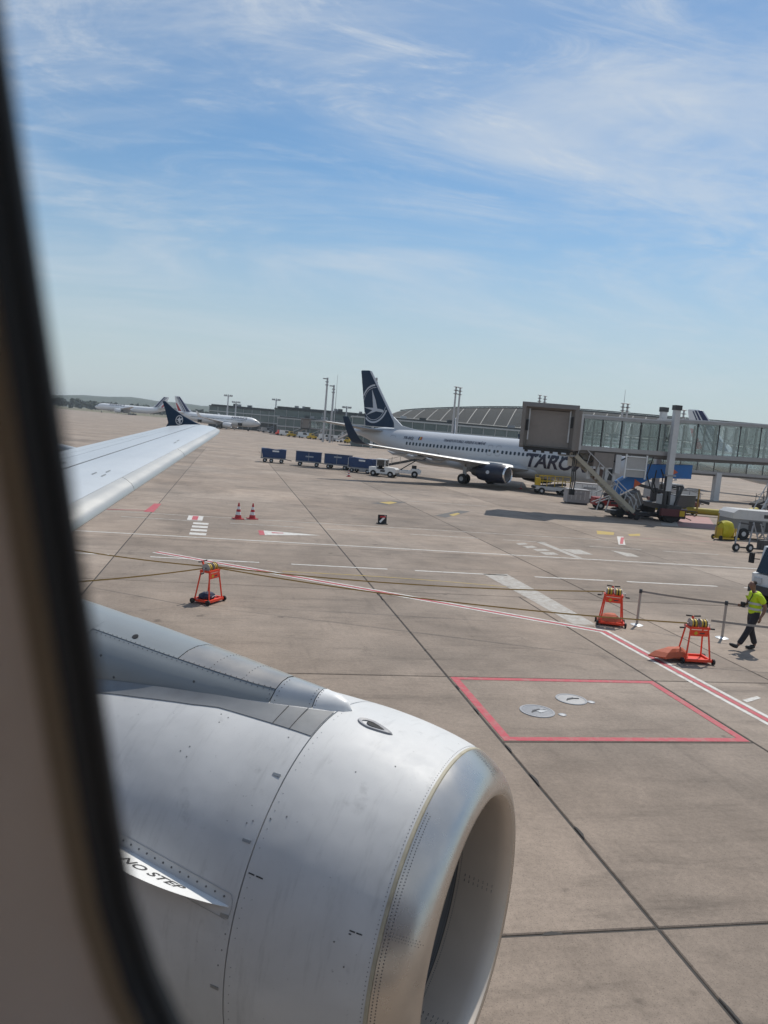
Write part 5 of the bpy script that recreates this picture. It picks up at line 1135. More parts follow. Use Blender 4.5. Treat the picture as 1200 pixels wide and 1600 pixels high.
# ---- belt loader
def belt_loader(label, loc, rz, body, rail, rise=2.3, nm='belt_loader'):
    t = thing(nm, label, 'belt loader', (loc[0], loc[1], 0), rz)
    MB().prism([(-2.2, .4), (1.9, .4), (2.0, .75), (1.7, .95), (.9, .95), (.8, .7), (-2.2, .75)], lambda a, b, q: (a, q, b), -.8, .8).obj('chassis', body, t, 0)
    wheels(t, [(-1.4, -.75), (-1.4, .75), (1.3, -.75), (1.3, .75)], .36, .24)
    a, b = Vector((-3.0, 0, .75)), Vector((3.7, 0, rise)); MB().bar(a, b, .85, .22).obj('conveyor', DARK, t, 0)
    MB().bar(a + Vector((0, 0, .125)), b + Vector((0, 0, .125)), .6, .03).obj('belt', BLACK, t, 0)
    MB().bar((-.3, -.3, .7), (1.6, -.3, rise * .78), .10).bar((-.3, .3, .7), (1.6, .3, rise * .78), .10).obj('lift_arm', DARK, t, 0)
    for y in (-.46, .46):
        MB().bar(a + Vector((.6, y, .75)), b + Vector((-.3, y, .75)), .04).obj('handrail', rail, t, 0)
        for q in fr_(.12, .94, 6): p = a.lerp(b, q) + Vector((0, y, 0)); MB().bar(p, p + Vector((0, 0, .78)), .035).obj('rail_post', rail, t, 0)
    MB().box((1.2, -.55, 1.05), (.5, .4, .5)).obj('driver_seat', BLACK, t, 0); MB().box((b.x, 0, b.z), (.25, .9, .4)).obj('bumper', BLACK, t, 0)
    return t
belt_loader('white belt loader with dark conveyor raised to the rear hold of the TAROM jet', (18.6, 82.4), R_(-14), WHITE, mat('rail_pale', (.50, .42, .34), .5), 2.6)
# yellow railed low loader by the forward hold
lo = thing('platform_loader', 'low loader with yellow guard rails beside the TAROM jet', 'loader', (30.6, 70.3, 0), R_(-8))
MB().box((0, 0, .62), (3.3, 1.7, .32)).obj('chassis', LGREY, lo, 0); MB().bar((-1.8, 0, .62), (1.3, 0, 1.05), 1.2, .16).obj('deck', DARK, lo, 0)
wheels(lo, [(-1.1, -.8), (-1.1, .8), (1.1, -.8), (1.1, .8)], .33, .24)
for y in (-.8, .8):
    for z in (1.25, 1.75): MB().bar((-1.4, y, z), (1.6, y, z + .1), .06).obj('guard_rail', YELLOW, lo, 0)
    for x in fr_(-1.4, 1.6, 4): MB().bar((x, y, .75), (x, y, 1.8), .06).obj('rail_post', YELLOW, lo, 0)
MB().box((-1.5, -.6, 1.2), (.5, .4, .7)).obj('control_box', YELLOW, lo, 0)
# ---- cargo bins
def bin_(label, loc, rz, w, d, h, taper, m):
    t = thing('cargo_bin', label, 'container', (loc[0], loc[1], 0), rz)
    z0 = .32 if taper else .12
    MB().loft([[(-w / 2 + taper, -d / 2, z0), (w / 2 - taper, -d / 2, z0), (w / 2 - taper, d / 2, z0), (-w / 2 + taper, d / 2, z0)], [(-w / 2, -d / 2, z0 + h * .45), (w / 2, -d / 2, z0 + h * .45), (w / 2, d / 2, z0 + h * .45), (-w / 2, d / 2, z0 + h * .45)], [(-w / 2, -d / 2, z0 + h), (w / 2, -d / 2, z0 + h), (w / 2, d / 2, z0 + h), (-w / 2, d / 2, z0 + h)]]).obj('shell', m, t, 0)
    MB().box((0, 0, z0 + h + .03), (w + .08, d + .08, .06)).obj('rim', GREY, t, 0)
    for x in fr_(-w * .3, w * .3, 3): MB().box((x, -d / 2 - .012, z0 + h * .6), (.06, .03, h * .7)).obj('rib', LGREY, t, 0)
    MB().box((0, -d / 2 - .02, z0 + h * .72), (w * .5, .02, h * .16)).obj('label_plate', GREY, t, 0)
    if taper: wheels(t, [(-w * .3, -d * .4), (w * .3, -d * .4), (-w * .3, d * .4), (w * .3, d * .4)], .18, .12, hub=False)
    else: MB().box((0, 0, .06), (w * .9, d * .9, .11)).obj('skid', DARK, t, 0)
bin_('scuffed grey cargo bin standing on the apron left of the white tub', (29.0, 61.2), R_(-12), 1.85, 1.4, 1.05, 0, mat('scuffed_grey', (.34, .33, .33), .5, dirt=.5, scale=5))
bin_('white wheeled cargo tub with tapered sides behind the grey bin', (31.6, 64.6), R_(-12), 2.2, 1.5, 1.25, .25, WHITE)
# ---- cones
CONE_R = mat('cone_red', (.42, .02, .025), .5, dirt=.2, scale=10); CONE_W = mat('cone_white', (.66, .65, .64), .5, dirt=.25, scale=10)
def cone(label, loc, h, group=None):
    t = thing('traffic_cone', label, 'traffic cone', (loc[0], loc[1], 0), .4, group); rb, rt_ = h * .21, h * .035
    MB().loft([[(-h * .3, -h * .3, 0), (h * .3, -h * .3, 0), (h * .3, h * .3, 0), (-h * .3, h * .3, 0)], [(-h * .28, -h * .28, h * .06), (h * .28, -h * .28, h * .06), (h * .28, h * .28, h * .06), (-h * .28, h * .28, h * .06)]]).obj('base', CONE_R, t, 0)
    f = lambda q: rb + (rt_ - rb) * q
    qs = (0, .22, .42, .58, .76, 1)
    for i, m in enumerate((CONE_R, CONE_W, CONE_R, CONE_W, CONE_R)):
        MB().lathe([(h * (.06 + .94 * qs[i]), f(qs[i])), (h * (.06 + .94 * qs[i + 1]), f(qs[i + 1]))], lambda a, q, th: (q * math.cos(th), q * math.sin(th), a), 20, False, i == 4).obj('band', m, t)
    return t
cone('left one of the two red and white striped cones by the service road', (.62, 37.14), .78, 'striped cones by the service road')
cone('right one of the two red and white striped cones by the service road', (1.29, 37.46), .76, 'striped cones by the service road')
cone('small orange cone in front of the white tractor', (11.6, 75.2), .62)
cone('tiny cone below the engine of the TAROM jet', (29.7, 75.8), .55)
sg = thing('marker_board', 'small black board with red and white slash lying on the apron', 'marker', (7.86, 38.6, 0), .1)
MB().box((0, 0, .24), (.44, .10, .46), Matrix.Rotation(-.15, 3, 'X')).obj('board', BLACK, sg, 0); MB().bar((-.14, -.075, .10), (.16, -.02, .42), .10, .015, (0, 1, 0)).obj('slash', WHITE, sg, 0); MB().box((.0, -.08, .38), (.3, .015, .08), .0).obj('red_band', CONE_R, sg, 0); MB().box((0, 0, .02), (.5, .4, .04)).obj('foot', BLACK, sg, 0)

# ---- tape barrier trolleys
TAPE = mat('tape_brown', (.36, .22, .06), .55, var=.2, scale=6); TAPEY = mat('tape_roll_yellow', (.55, .36, .04), .55, var=.3, scale=30); BAG_B = mat('navy_bag', (.018, .025, .06), .7, bump=.4, scale=10); BAG_O = mat('orange_bag', (.46, .10, .045), .7, bump=.4, scale=8)
def trolley(label, loc, rz, bag, k=1.0):
    t = thing('barrier_trolley', label, 'barrier trolley', (loc[0], loc[1], 0), rz, 'orange tape barrier trolleys'); t.scale = (.88, .88, .88)
    for a, b in (((-.36, -.26), (.36, -.26)), ((-.36, .26), (.36, .26)), ((-.36, -.26), (-.36, .26)), ((.36, -.26), (.36, .26))): MB().bar((*a, .10), (*b, .10), .06, .07).obj('base_bar', ORANGE, t, 0)
    MB().box((0, 0, .075), (.62, .46, .02)).obj('base_plate', ORANGE, t, 0)
    tops = [(-.24, -.14), (.24, -.14), (-.24, .14), (.24, .14)]
    for (x, y), (bx, by) in zip(tops, ((-.33, -.24), (.33, -.24), (-.33, .24), (.33, .24))):
        MB().tube([(bx, by, .12), (x, y, .92)], .022, 10).obj('leg', ORANGE, t)
    for y in (-.14, .14): MB().bar((-.27, y, .93), (.27, y, .93), .05, .06).obj('top_rail', ORANGE, t, 0)
    for x in (-.26, .26): MB().bar((x, -.16, .93), (x, .16, .93), .04, .06).obj('end_rail', ORANGE, t, 0)
    pl = MB().box((0, -.155, .80), (.46, .02, .16)).obj('sign_plate', ORANGE, t, 0)
    MB().box((-.10, -.168, .80), (.075, .006, .085), Matrix.Rotation(.78, 3, 'Y')).obj('warning_mark', YELLOW, pl, 0); MB().box((.07, -.168, .80), (.13, .006, .03)).obj('plate_text', DARK, pl, 0)
    for x in (-.13, .13):
        r = MB().lathe([(-.085, .04), (-.085, .13), (-.078, .13), (-.078, .10), (.078, .10), (.078, .13), (.085, .13), (.085, .04)], lambda a, q, th: (x + a, q * math.cos(th), 1.02 + q * math.sin(th)), 24).obj('reel', DARK, t)
        MB().lathe([(-.07, .118), (-.025, .118)], lambda a, q, th: (x + a, q * math.cos(th), 1.02 + q * math.sin(th)), 24).obj('tape_roll', TAPEY, r); MB().lathe([(-.025, .114), (.015, .114)], lambda a, q, th: (x + a, q * math.cos(th), 1.02 + q * math.sin(th)), 24).obj('tape_roll', BLACK, r); MB().lathe([(.015, .118), (.07, .118)], lambda a, q, th: (x + a, q * math.cos(th), 1.02 + q * math.sin(th)), 24).obj('tape_roll', TAPEY, r)
        for q in (-.085, .085): MB().lathe([(-.003, .02), (-.003, .135), (.003, .135), (.003, .02)], lambda a, s_, th: (x + q + a, s_ * math.cos(th), 1.02 + s_ * math.sin(th)), 24).obj('reel_flange', STEEL, r)
    for s in (-1, 1):
        c_ = MB().tube([(s * .26, 0, 1.02), (s * .34, 0, 1.02), (s * .34, -.02, .90), (s * .36, -.02, .90)], .012, 8).obj('crank', STEEL, t); MB().tube([(s * .36, -.02, .90), (s * .48, -.02, .895)], .022, 10).obj('crank_grip', BLACK, c_)
    h = MB().bar((0, .17, .94), (-.02, .26, 1.16), .05, .04).obj('handle', ORANGE, t, 0)
    for s in (-1, 1): MB().tube([(s * .03, .26, 1.16), (s * .20, .26, 1.17)], .020, 10).obj('handle_grip', BLACK, h)
    for x, y in ((-.42, -.26), (.42, -.26), (-.42, .26), (.42, .26)): MB().lathe([(-.025, .04), (-.025, .075), (.025, .075), (.025, .04)], lambda a, q, th: (x + a * (1 if x > 0 else 1), y + q * math.cos(th), .08 + q * math.sin(th)), 16, True, True).obj('wheel', BLACK, t)
    if bag == 'blue':
        rg = random.Random(2); cs = [[(a * rx, b * ry, z + rg.uniform(-.012, .012)) for a, b in [(math.cos(2 * math.pi * k / 18) * (1 + rg.uniform(-.05, .05)), math.sin(2 * math.pi * k / 18) * (1 + rg.uniform(-.05, .05))) for k in range(18)]] for rx, ry, z in ((.24, .20, .105), (.29, .235, .15), (.28, .22, .22), (.20, .15, .265), (.06, .05, .275))]
        bo = thing('cloth_bag', 'dark navy cloth bag lying on the base of the left trolley', 'bag', (loc[0] - .04, loc[1], .0), rz); bo.scale = (.85, .85, .9); MB().loft(cs).obj('bag_body', BAG_B, bo, 70)
        MB().tube([(-.1, -.24, .18), (0, -.27, .22), (.12, -.24, .17)], .012, 6).obj('bag_strap', mat('pale_strap', (.5, .5, .5)), bo)
    return t
def slump(label, loc, rz, pts, m):
    t = thing('folded_cover', label, 'cover', (loc[0], loc[1], 0), rz); rg = random.Random(int(loc[0] * 10))
    rings = [[(a * s + (1 - s) * .02, b * s, z + rg.uniform(-.012, .012)) for a, b in pts] for s, z in ((1, .085), (1.05, .13), (.80, .23), (.45, .30), (.12, .31))]
    MB().loft(rings).obj('cloth', m, t, 12)
trolley('left orange tape trolley carrying a navy bag on its base', (-.28, 19.95), R_(58), 'blue')
trolley('orange tape trolley left of the two steel posts', (10.45, 19.1), R_(-22), '')
trolley('nearest orange tape trolley with a cover slumped off its left side', (10.86, 15.85), R_(-6), '')
slump('crumpled orange cover on the base of the trolley left of the posts', (10.42, 19.12), R_(-22), [(-.30, -.18), (-.1, -.24), (.14, -.2), (.30, -.1), (.27, .16), (.05, .22), (-.2, .2), (-.32, .05)], BAG_O)
slump('crumpled orange cover slumped over the left end of the nearest trolley', (10.42, 15.9), R_(6), [(-.70, .02), (-.42, -.22), (-.12, -.15), (.16, -.2), (.34, -.02), (.24, .2), (-.02, .16), (-.34, .2)], BAG_O)
# ---- tapes between the trolleys
def tape(name, label, a, b, sag, w, m, group='barrier tapes strung between the trolleys'):
    a = Vector(a); b = Vector(b); n = 20; bm = MB(); rows = []
    d = (b - a); d.z = 0; d.normalize(); s = Vector((-d.y, d.x, 0)) * .0012
    for k in range(n + 1):
        q = k / n; p = a.lerp(b, q); p.z -= sag * 4 * q * (1 - q); tw = .5 * math.sin(q * 9) * .4
        u = Vector((-d.y * math.sin(tw), d.x * math.sin(tw), math.cos(tw))) * w / 2; rows.append([p - u - s, p + u - s, p + u + s, p - u + s])
    return tag(bm.loft(rows).obj(name, m, None, 40), label, 'tape', group)
tape('barrier_tape', 'brown tape from the left trolley to the trolley by the posts', (-.1, 20.05, .90), (10.2, 19.15, .90), .14, .032, TAPE)
tape('barrier_tape', 'brown tape from the left trolley to the nearest trolley, over the red line', (-.1, 19.9, .90), (10.6, 15.85, .90), .16, .032, TAPE)
tape('barrier_tape', 'brown tape running from the left trolley up past the window frame', (-.45, 20.0, .91), (-6.5, 23.6, .88), .10, .032, TAPE)
tape('barrier_tape', 'brown tape running level from the left trolley towards the window frame', (-.45, 19.85, .88), (-5.6, 16.6, .86), .10, .032, TAPE)
# ---- steel posts with retractable belts
BELT = mat('grey_belt', (.27, .235, .21), .6, scale=8); CHROME = mat('brushed_post', (.40, .36, .33), .42, .35, scale=12); BASEW = mat('pale_post_base', (.66, .66, .65), .4, .3)
def post(label, loc):
    t = thing('barrier_post', label, 'barrier post', (loc[0], loc[1], 0), 0, 'steel belt barrier posts'); fn = lambda a, q, th: (q * math.cos(th), q * math.sin(th), a)
    MB().lathe([(0, .17), (.012, .17), (.03, .12), (.04, .05)], fn, 28, True, False).obj('base', BASEW, t); MB().lathe([(.035, .034), (.90, .034)], fn, 20, False, True).obj('tube', CHROME, t)
    MB().lathe([(.90, .042), (1.0, .042), (1.01, .036)], fn, 20, True, True).obj('belt_cassette', DARK, t)
post('left steel belt post next to the orange trolley', (11.27, 19.15)); post('right steel belt post just in front of the walking person', (13.14, 18.05))
tape('barrier_belt', 'grey belt between the two steel posts', (11.27, 19.15, .95), (13.14, 18.05, .95), .02, .05, BELT, 'grey belts on the steel posts')
tape('barrier_belt', 'grey belt leaving the right post behind the walking person', (13.14, 18.05, .95), (17.0, 16.4, .95), .03, .05, BELT, 'grey belts on the steel posts')
tape('barrier_belt', 'grey belt passing in front of the walking person at knee height', (11.2, 15.85, .98), (16.5, 14.9, .95), .06, .05, BELT, 'grey belts on the steel posts')

# ---- person
def skin(name, verts, edges, m, parent, root=0, sub=2):
    me = bpy.data.meshes.new(name); me.from_pydata([v[:3] for v in verts], edges, []); o = bpy.data.objects.new(name, me); C.objects.link(o)
    sk = o.modifiers.new('skin', 'SKIN'); sk.use_smooth_shade = True
    if not me.skin_vertices: raise RuntimeError('no skin layer')
    for i, v in enumerate(verts):
        r = v[3]; me.skin_vertices[0].data[i].radius = (r, r) if isinstance(r, (int, float)) else r
    me.skin_vertices[0].data[root].use_root = True
    sb = o.modifiers.new('sub', 'SUBSURF'); sb.levels = sub; sb.render_levels = sub
    dg = bpy.context.evaluated_depsgraph_get(); m2 = bpy.data.meshes.new_from_object(o.evaluated_get(dg)); bpy.data.objects.remove(o)
    m2.materials.clear(); return mkobj(name, m2, m, parent, 180)
SKINM = mat('skin', (.20, .105, .070), .55, var=.08, scale=9); VEST = mat('hi_vis_yellow', (.50, .68, .012), .75, var=.1, scale=9, bump=.5); BANDM = mat('reflective_band', (.46, .48, .46), .4, var=.1); TROU = mat('dark_trousers', (.028, .025, .030), .85, var=.25, scale=10, bump=.5); HAIR = mat('dark_cropped_hair', (.030, .022, .018), .9, bump=.6, scale=60); SHOE = mat('black_shoes', (.015, .014, .014), .5)
pn = thing('person', 'person in yellow hi-vis shirt and dark trousers walking left, head bowed', 'person', (13.18, 16.98, 0), R_(176))
V = [(0, 0, .96, .125), (.0, 0, 1.12, .118), (.02, 0, 1.30, .125), (.05, 0, 1.43, .095), (.085, 0, 1.50, .055), (.115, 0, 1.555, .052), (.150, 0, 1.62, .082), (.155, 0, 1.69, .088), (.140, 0, 1.755, .06),
     (.03, .17, 1.42, .062), (-.06, .225, 1.27, .052), (-.12, .245, 1.13, .044), (-.07, .25, .99, .038), (-.01, .25, .885, .030),
     (.03, -.17, 1.42, .062), (.05, -.215, 1.28, .052), (.06, -.225, 1.15, .044), (.19, -.17, 1.11, .038), (.30, -.12, 1.115, .030),
     (.01, .095, .90, .095), (.10, .10, .70, .082), (.17, .10, .52, .060), (.29, .10, .30, .052), (.40, .10, .115, .038), (.50, .10, .115, .036), (.61, .10, .15, .028),
     (0, -.095, .90, .095), (-.01, -.10, .70, .082), (-.04, -.10, .50, .060), (-.13, -.10, .28, .052), (-.20, -.10, .10, .038), (-.11, -.10, .045, .036), (.02, -.10, .03, .028),
     (.235, 0, 1.645, .022)]
Ed = [(0, 1), (1, 2), (2, 3), (3, 4), (4, 5), (5, 6), (6, 7), (7, 8), (3, 9), (9, 10), (10, 11), (11, 12), (12, 13), (3, 14), (14, 15), (15, 16), (16, 17), (17, 18), (0, 19), (19, 20), (20, 21), (21, 22), (22, 23), (23, 24), (24, 25), (0, 26), (26, 27), (27, 28), (28, 29), (29, 30), (30, 31), (31, 32), (6, 33)]
def hand(wi, base, d, side, pal):
    d = Vector(d).normalized(); side = Vector(side).normalized(); i0 = len(V); p = Vector(base)
    V.append((*(p + d * .05), .024)); Ed.append((wi, i0))
    for k, (off, ln) in enumerate(((-.026, .062), (-.009, .072), (.009, .068), (.026, .052))):
        a = len(V); q = p + d * .085 + side * off; V.append((*q, .0095)); Ed.append((i0, a)); V.append((*(q + d * ln * .5 + Vector(pal) * .012), .0088)); Ed.append((a, a + 1)); V.append((*(q + d * ln * .8 + Vector(pal) * .034), .0075)); Ed.append((a + 1, a + 2))
    a = len(V); q = p + d * .035 + side * -.034; V.append((*q, .0105)); Ed.append((i0, a)); V.append((*(q + d * .03 + side * -.014 + Vector(pal) * .012), .0088)); Ed.append((a, a + 1))
hand(13, V[13][:3], (.12, 0, -1), (1, 0, 0), (.2, -.6, 0)); hand(18, V[18][:3], (1, .25, .05), (0, 0, 1), (0, .8, -.2))
body = skin('body', V, Ed, SKINM, pn)
for s in (-1, 1): MB().lathe([(-.006, .012), (0, .026), (.008, .020)], lambda a, q, th: (.130 + q * math.cos(th) * .7, s * (.083 + a * 1.0), 1.665 + q * math.sin(th)), 12, True, True).obj('ear', SKINM, pn)
skin('hair', [(.10, 0, 1.665, .074), (.115, 0, 1.715, .086), (.135, 0, 1.765, .062)], [(0, 1), (1, 2)], HAIR, pn)
for s in (-1, 1): MB().tube([(.232, s * .030, 1.668), (.238, s * .030, 1.668)], .008, 8).obj('eye', BLACK, pn)
shirt = skin('shirt', [(.0, 0, .90, (.150, .172)), (.0, 0, 1.0, (.150, .175)), (.0, 0, 1.12, (.142, .165)), (.02, 0, 1.30, (.150, .172)), (.045, 0, 1.43, .115), (.078, 0, 1.492, .074), (.03, .17, 1.425, .085), (-.04, .215, 1.30, .083), (-.075, .23, 1.225, .082), (.03, -.17, 1.425, .085), (.045, -.21, 1.31, .083), (.052, -.22, 1.235, .082)], [(0, 1), (1, 2), (2, 3), (3, 4), (4, 5), (4, 6), (6, 7), (7, 8), (4, 9), (9, 10), (10, 11)], VEST, pn)
def band(z, r1, r2, x0): return MB().lathe([(-.028, 1.0), (.028, 1.0)], lambda a, q, th: (x0 + r1 * math.cos(th), r2 * math.sin(th), z + a), 32).obj('reflective_band', BANDM, shirt)
band(1.07, .150, .178, 0.0); band(1.21, .153, .181, .012)
MB().tube([(.10, .03, 1.50), (.19, .08, 1.36), (.22, .05, 1.25), (.27, -.03, 1.14)], .013, 6).obj('strap', BLACK, shirt); MB().tube([(.07, .09, 1.50), (.0, .185, 1.40), (-.015, .19, 1.30)], .012, 6).obj('strap', BLACK, shirt)
skin('trousers', [(0, 0, 1.10, .128), (0, 0, .93, .138), (.01, .095, .86, .112), (.10, .10, .70, .100), (.17, .10, .52, .082), (.28, .10, .31, .076), (.375, .10, .155, .074), (0, -.095, .86, .112), (-.01, -.10, .70, .100), (-.04, -.10, .50, .082), (-.125, -.10, .29, .076), (-.19, -.10, .125, .074)], [(0, 1), (1, 2), (2, 3), (3, 4), (4, 5), (5, 6), (1, 7), (7, 8), (8, 9), (9, 10), (10, 11)], TROU, pn, 0)
MB().box((.29, -.08, 1.14), (.07, .09, .13)).obj('handset', BLACK, pn, 0)
skin('shoe', [(.385, .10, .095, .062), (.47, .10, .105, .056), (.56, .10, .135, .050), (.63, .10, .165, .034)], [(0, 1), (1, 2), (2, 3)], SHOE, pn); skin('shoe', [(-.21, -.10, .066, .062), (-.12, -.10, .058, .056), (-.02, -.10, .050, .050), (.06, -.10, .042, .034)], [(0, 1), (1, 2), (2, 3)], SHOE, pn)

# ---- white truck at the right edge
tk = thing('service_truck', 'white service truck with open sided cab cut off by the right edge', 'truck', (18.62, 22.15, 0), R_(197))
MB().prism([(-3.2, .45), (.95, .45), (1.0, 1.05), (.72, 1.12), (.55, 1.95), (-.75, 2.02), (-.8, 1.35), (-3.2, 1.35)], lambda a, b, q: (a, q, b), -.95, .95).obj('body', WHITE, tk, 0)
for s in (-1, 1):
    MB().prism([(.52, 1.15), (.40, 1.88), (-.62, 1.94), (-.62, 1.15)], lambda a, b, q: (a, q * s, b), .952, .962).obj('side_window', VGLASS, tk, 0)
    MB().prism([(.60, .60), (.60, 1.10), (-.66, 1.10), (-.66, .60)], lambda a, b, q: (a, q * s, b), .952, .968).obj('door', LGREY, tk, 0)
    MB().box((.88, s * 1.13, 1.52), (.09, .16, .34)).obj('mirror', BLACK, tk, 0); MB().bar((.7, s * .95, 1.5), (.88, s * 1.1, 1.5), .03).obj('mirror_arm', BLACK, tk, 0)
    MB().lathe([(0, .10), (.012, .10), (.012, .001)], lambda a, q, th: (.18 + q * math.cos(th), s * (.970 + a), .86 + q * math.sin(th)), 18, False, True).obj('red_roundel', RED, tk)
    me = text_me('63', .40, .010, 0); wd_ = max(v.co.x for v in me.vertices)
MB().prism([(.99, 1.10), (.74, 1.14), (.57, 1.90), (.60, 1.92)], lambda a, b, q: (a + .012, q, b), -.82, .82).obj('windscreen', VGLASS, tk, 0)
MB().box((1.06, 0, .55), (.14, 1.9, .24)).obj('bumper', DARK, tk, 0)
for s in (-.7, .7): MB().box((1.01, s, .84), (.05, .28, .18)).obj('headlight', LGREY, tk, 0)
wheels(tk, [(.2, -.85), (.2, .85), (-2.4, -.85), (-2.4, .85)], .40, .28)
MB().box((-2.0, 0, 1.75), (2.2, 1.7, .75)).obj('equipment_box', LGREY, tk, 0); MB().bar((-.95, -.85, 1.35), (-.95, -.85, 2.3), .06).bar((-.95, .85, 1.35), (-.95, .85, 2.3), .06).bar((-.95, -.85, 2.3), (-.95, .85, 2.3), .06).obj('roll_bar', GREY, tk, 0)

# ---- ground power unit, yellow hose reel, wheeled stand, platform at the right edge
gp = thing('ground_power_unit', 'long grey ground power unit with pale hood at the right edge', 'generator', (32.6, 42.3, 0), R_(-5))
MB().prism([(-2.5, .45), (2.9, .45), (2.9, 1.75), (-2.2, 1.78), (-2.5, 1.55)], lambda a, b, q: (a, q, b), -.8, .8).obj('housing', mat('gpu_grey', (.20, .205, .21), .5, scale=3, dirt=.3), gp, 0)
MB().prism([(-2.52, 1.25), (2.92, 1.20), (2.92, 1.78), (-2.2, 1.82), (-2.5, 1.6)], lambda a, b, q: (a, q, b), -.83, .83).obj('hood', LGREY, gp, 0)
for x in (-1.0, .1, 1.2): MB().box((x, -.81, .85), (.85, .03, .6)).obj('vent_panel', DARK, gp, 0)
MB().box((-.3, -.84, 1.50), (.45, .02, .22)).obj('badge', DARK, gp, 0)
wheels(gp, [(-1.7, -.75), (-1.7, .75), (1.9, -.75), (1.9, .75)], .36, .22)
hr = thing('hose_reel', 'yellow hose reel trolley with coiled yellow hose beside the grey power unit', 'hose reel', (29.1, 41.0, 0), R_(8)); hr.scale = (.62, .62, .72)
HOSE = mat('yellow_hose', (.52, .46, .02), .5, var=.2, scale=10)
MB().lathe([(-.62, .28), (-.62, .56), (-.5, .66), (-.3, .70), (0, .70), (.3, .68), (.52, .60), (.6, .28)], lambda a, q, th: (a, q * math.cos(th) * .85, .86 + q * math.sin(th)), 28, True, True).obj('coil', HOSE, hr, 25)
for k in range(9): x = -.55 + k * .135; r_ = .62 + .08 * math.sin(k / 8 * math.pi); MB().tube([(x, r_ * .85 * math.cos(2 * math.pi * i / 24), .86 + r_ * math.sin(2 * math.pi * i / 24)) for i in range(25)], .06, 8, False).obj('hose_turn', HOSE, hr)
for x in (-.72, .72): MB().box((x, 0, .55), (.08, .9, .9)).obj('reel_frame', YELLOW, hr, 0)
for x in (.85, 1.05, 1.25): MB().box((x, -.3, .55), (.07, .07, .9)).obj('rail_post', YELLOW, hr, 0)
MB().box((.2, 0, .18), (2.3, 1.1, .12)).obj('base', YELLOW, hr, 0)
MB().bar((-1.05, 0, .2), (-.95, 0, 2.2), .09).obj('crane_post', mat('ochre_post', (.34, .22, .05), .5), hr, 0); MB().tube([(-1.0, -.1, 1.2), (-.7, -.1, 1.5), (-.45, -.1, 1.5), (-.4, -.1, 1.1)], .035, 8).obj('hook', BLACK, hr)
wheels(hr, [(-.85, -.5), (-.85, .5), (.9, -.5), (.9, .5)], .2, .14, hub=False)
ws = thing('wheeled_stand', 'grey wheeled tow stand with slanted legs in front of the power unit', 'stand', (27.2, 36.2, 0), R_(6))
for x in (-.9, 0): MB().bar((x, 0, .25), (x + .35, .2, 1.55), .07).obj('leg', GREY, ws, 0); MB().wheel((x, -.12, .22), .22, .1).obj('wheel', BLACK, ws); MB().wheel((x, -.12, .22), .11, .11, n=10).obj('rim', LGREY, ws)
for x in (.55, 1.0): MB().bar((x, 0, .7), (x - .2, .2, 1.5), .06).obj('leg', GREY, ws, 0)
MB().bar((-1.0, 0, .24), (1.3, 0, .14), .08).bar((-.6, .2, 1.5), (1.0, .2, 1.35), .08).obj('frame', DARK, ws, 0); MB().box((.95, 0, .42), (.5, .35, .45)).obj('winch', DARK, ws, 0); MB().bar((1.1, -.1, .3), (1.9, -.1, .16), .09).obj('tow_eye', LGREY, ws, 0)
pf = thing('access_platform', 'tall steel access platform with ladder rails at the right edge', 'platform', (36.2, 44.6, 0), R_(4))
for x, y in ((-1.2, -.8), (1.2, -.8), (-1.2, .8), (1.2, .8)): MB().bar((x, y, 0), (x, y, 4.0), .09).obj('post', STEEL, pf, 0)
for z in (1.0, 2.0, 2.9, 3.45, 3.98):
    MB().bar((-1.2, -.8, z), (1.2, -.8, z), .06).bar((-1.2, .8, z), (1.2, .8, z), .06).obj('rail', STEEL, pf, 0)
MB().box((0, 0, 2.95), (2.4, 1.6, .08)).obj('deck', STEEL, pf, 0)
for s in (-.35, .35): MB().bar((-2.6, s, 0), (-1.2, s, 2.95), .06).bar((-2.9, s, 1.0), (-1.3, s, 4.2), .05).obj('ladder_side', LGREY, pf, 0)
for k in range(9): MB().box((-2.6 + 1.4 * (k + .5) / 9, 0, 2.95 * (k + .5) / 9), (.16, .7, .03)).obj('ladder_rung', STEEL, pf, 0)
ap = thing('leaning_ladder', 'steel ladder frame leaning up at the far right edge', 'ladder', (29.4, 37.6, 0), 0)
for dy in (-.25, .25): MB().bar((0, dy, 0), (1.1, dy, 4.6), .07).obj('side_rail', GREY, ap, 0)
for k in range(12): MB().bar((1.1 * (k + .5) / 12, -.25, 4.6 * (k + .5) / 12), (1.1 * (k + .5) / 12, .25, 4.6 * (k + .5) / 12), .045).obj('rung', GREY, ap, 0)
yh = thing('yellow_duct', 'thick yellow air duct lying across the apron under the second bridge', 'hose', (38, 57, 0)); MB().tube([(-5.5, 1.8, .45), (-3, .9, .42), (0, 0, .40), (2.2, -.4, .40), (4.2, .2, .5), (6.0, 1.2, .7)], [.22, .26, .27, .27, .30, .28], 14).obj('duct', mat('dull_yellow_duct', (.36, .29, .03), .6, bump=.4, scale=8), yh); MB().bar((-.4, -.1, 0), (-.4, -.1, 2.2), .10).obj('hook_post', mat('ochre_post', (.34, .22, .05)), yh, 0)
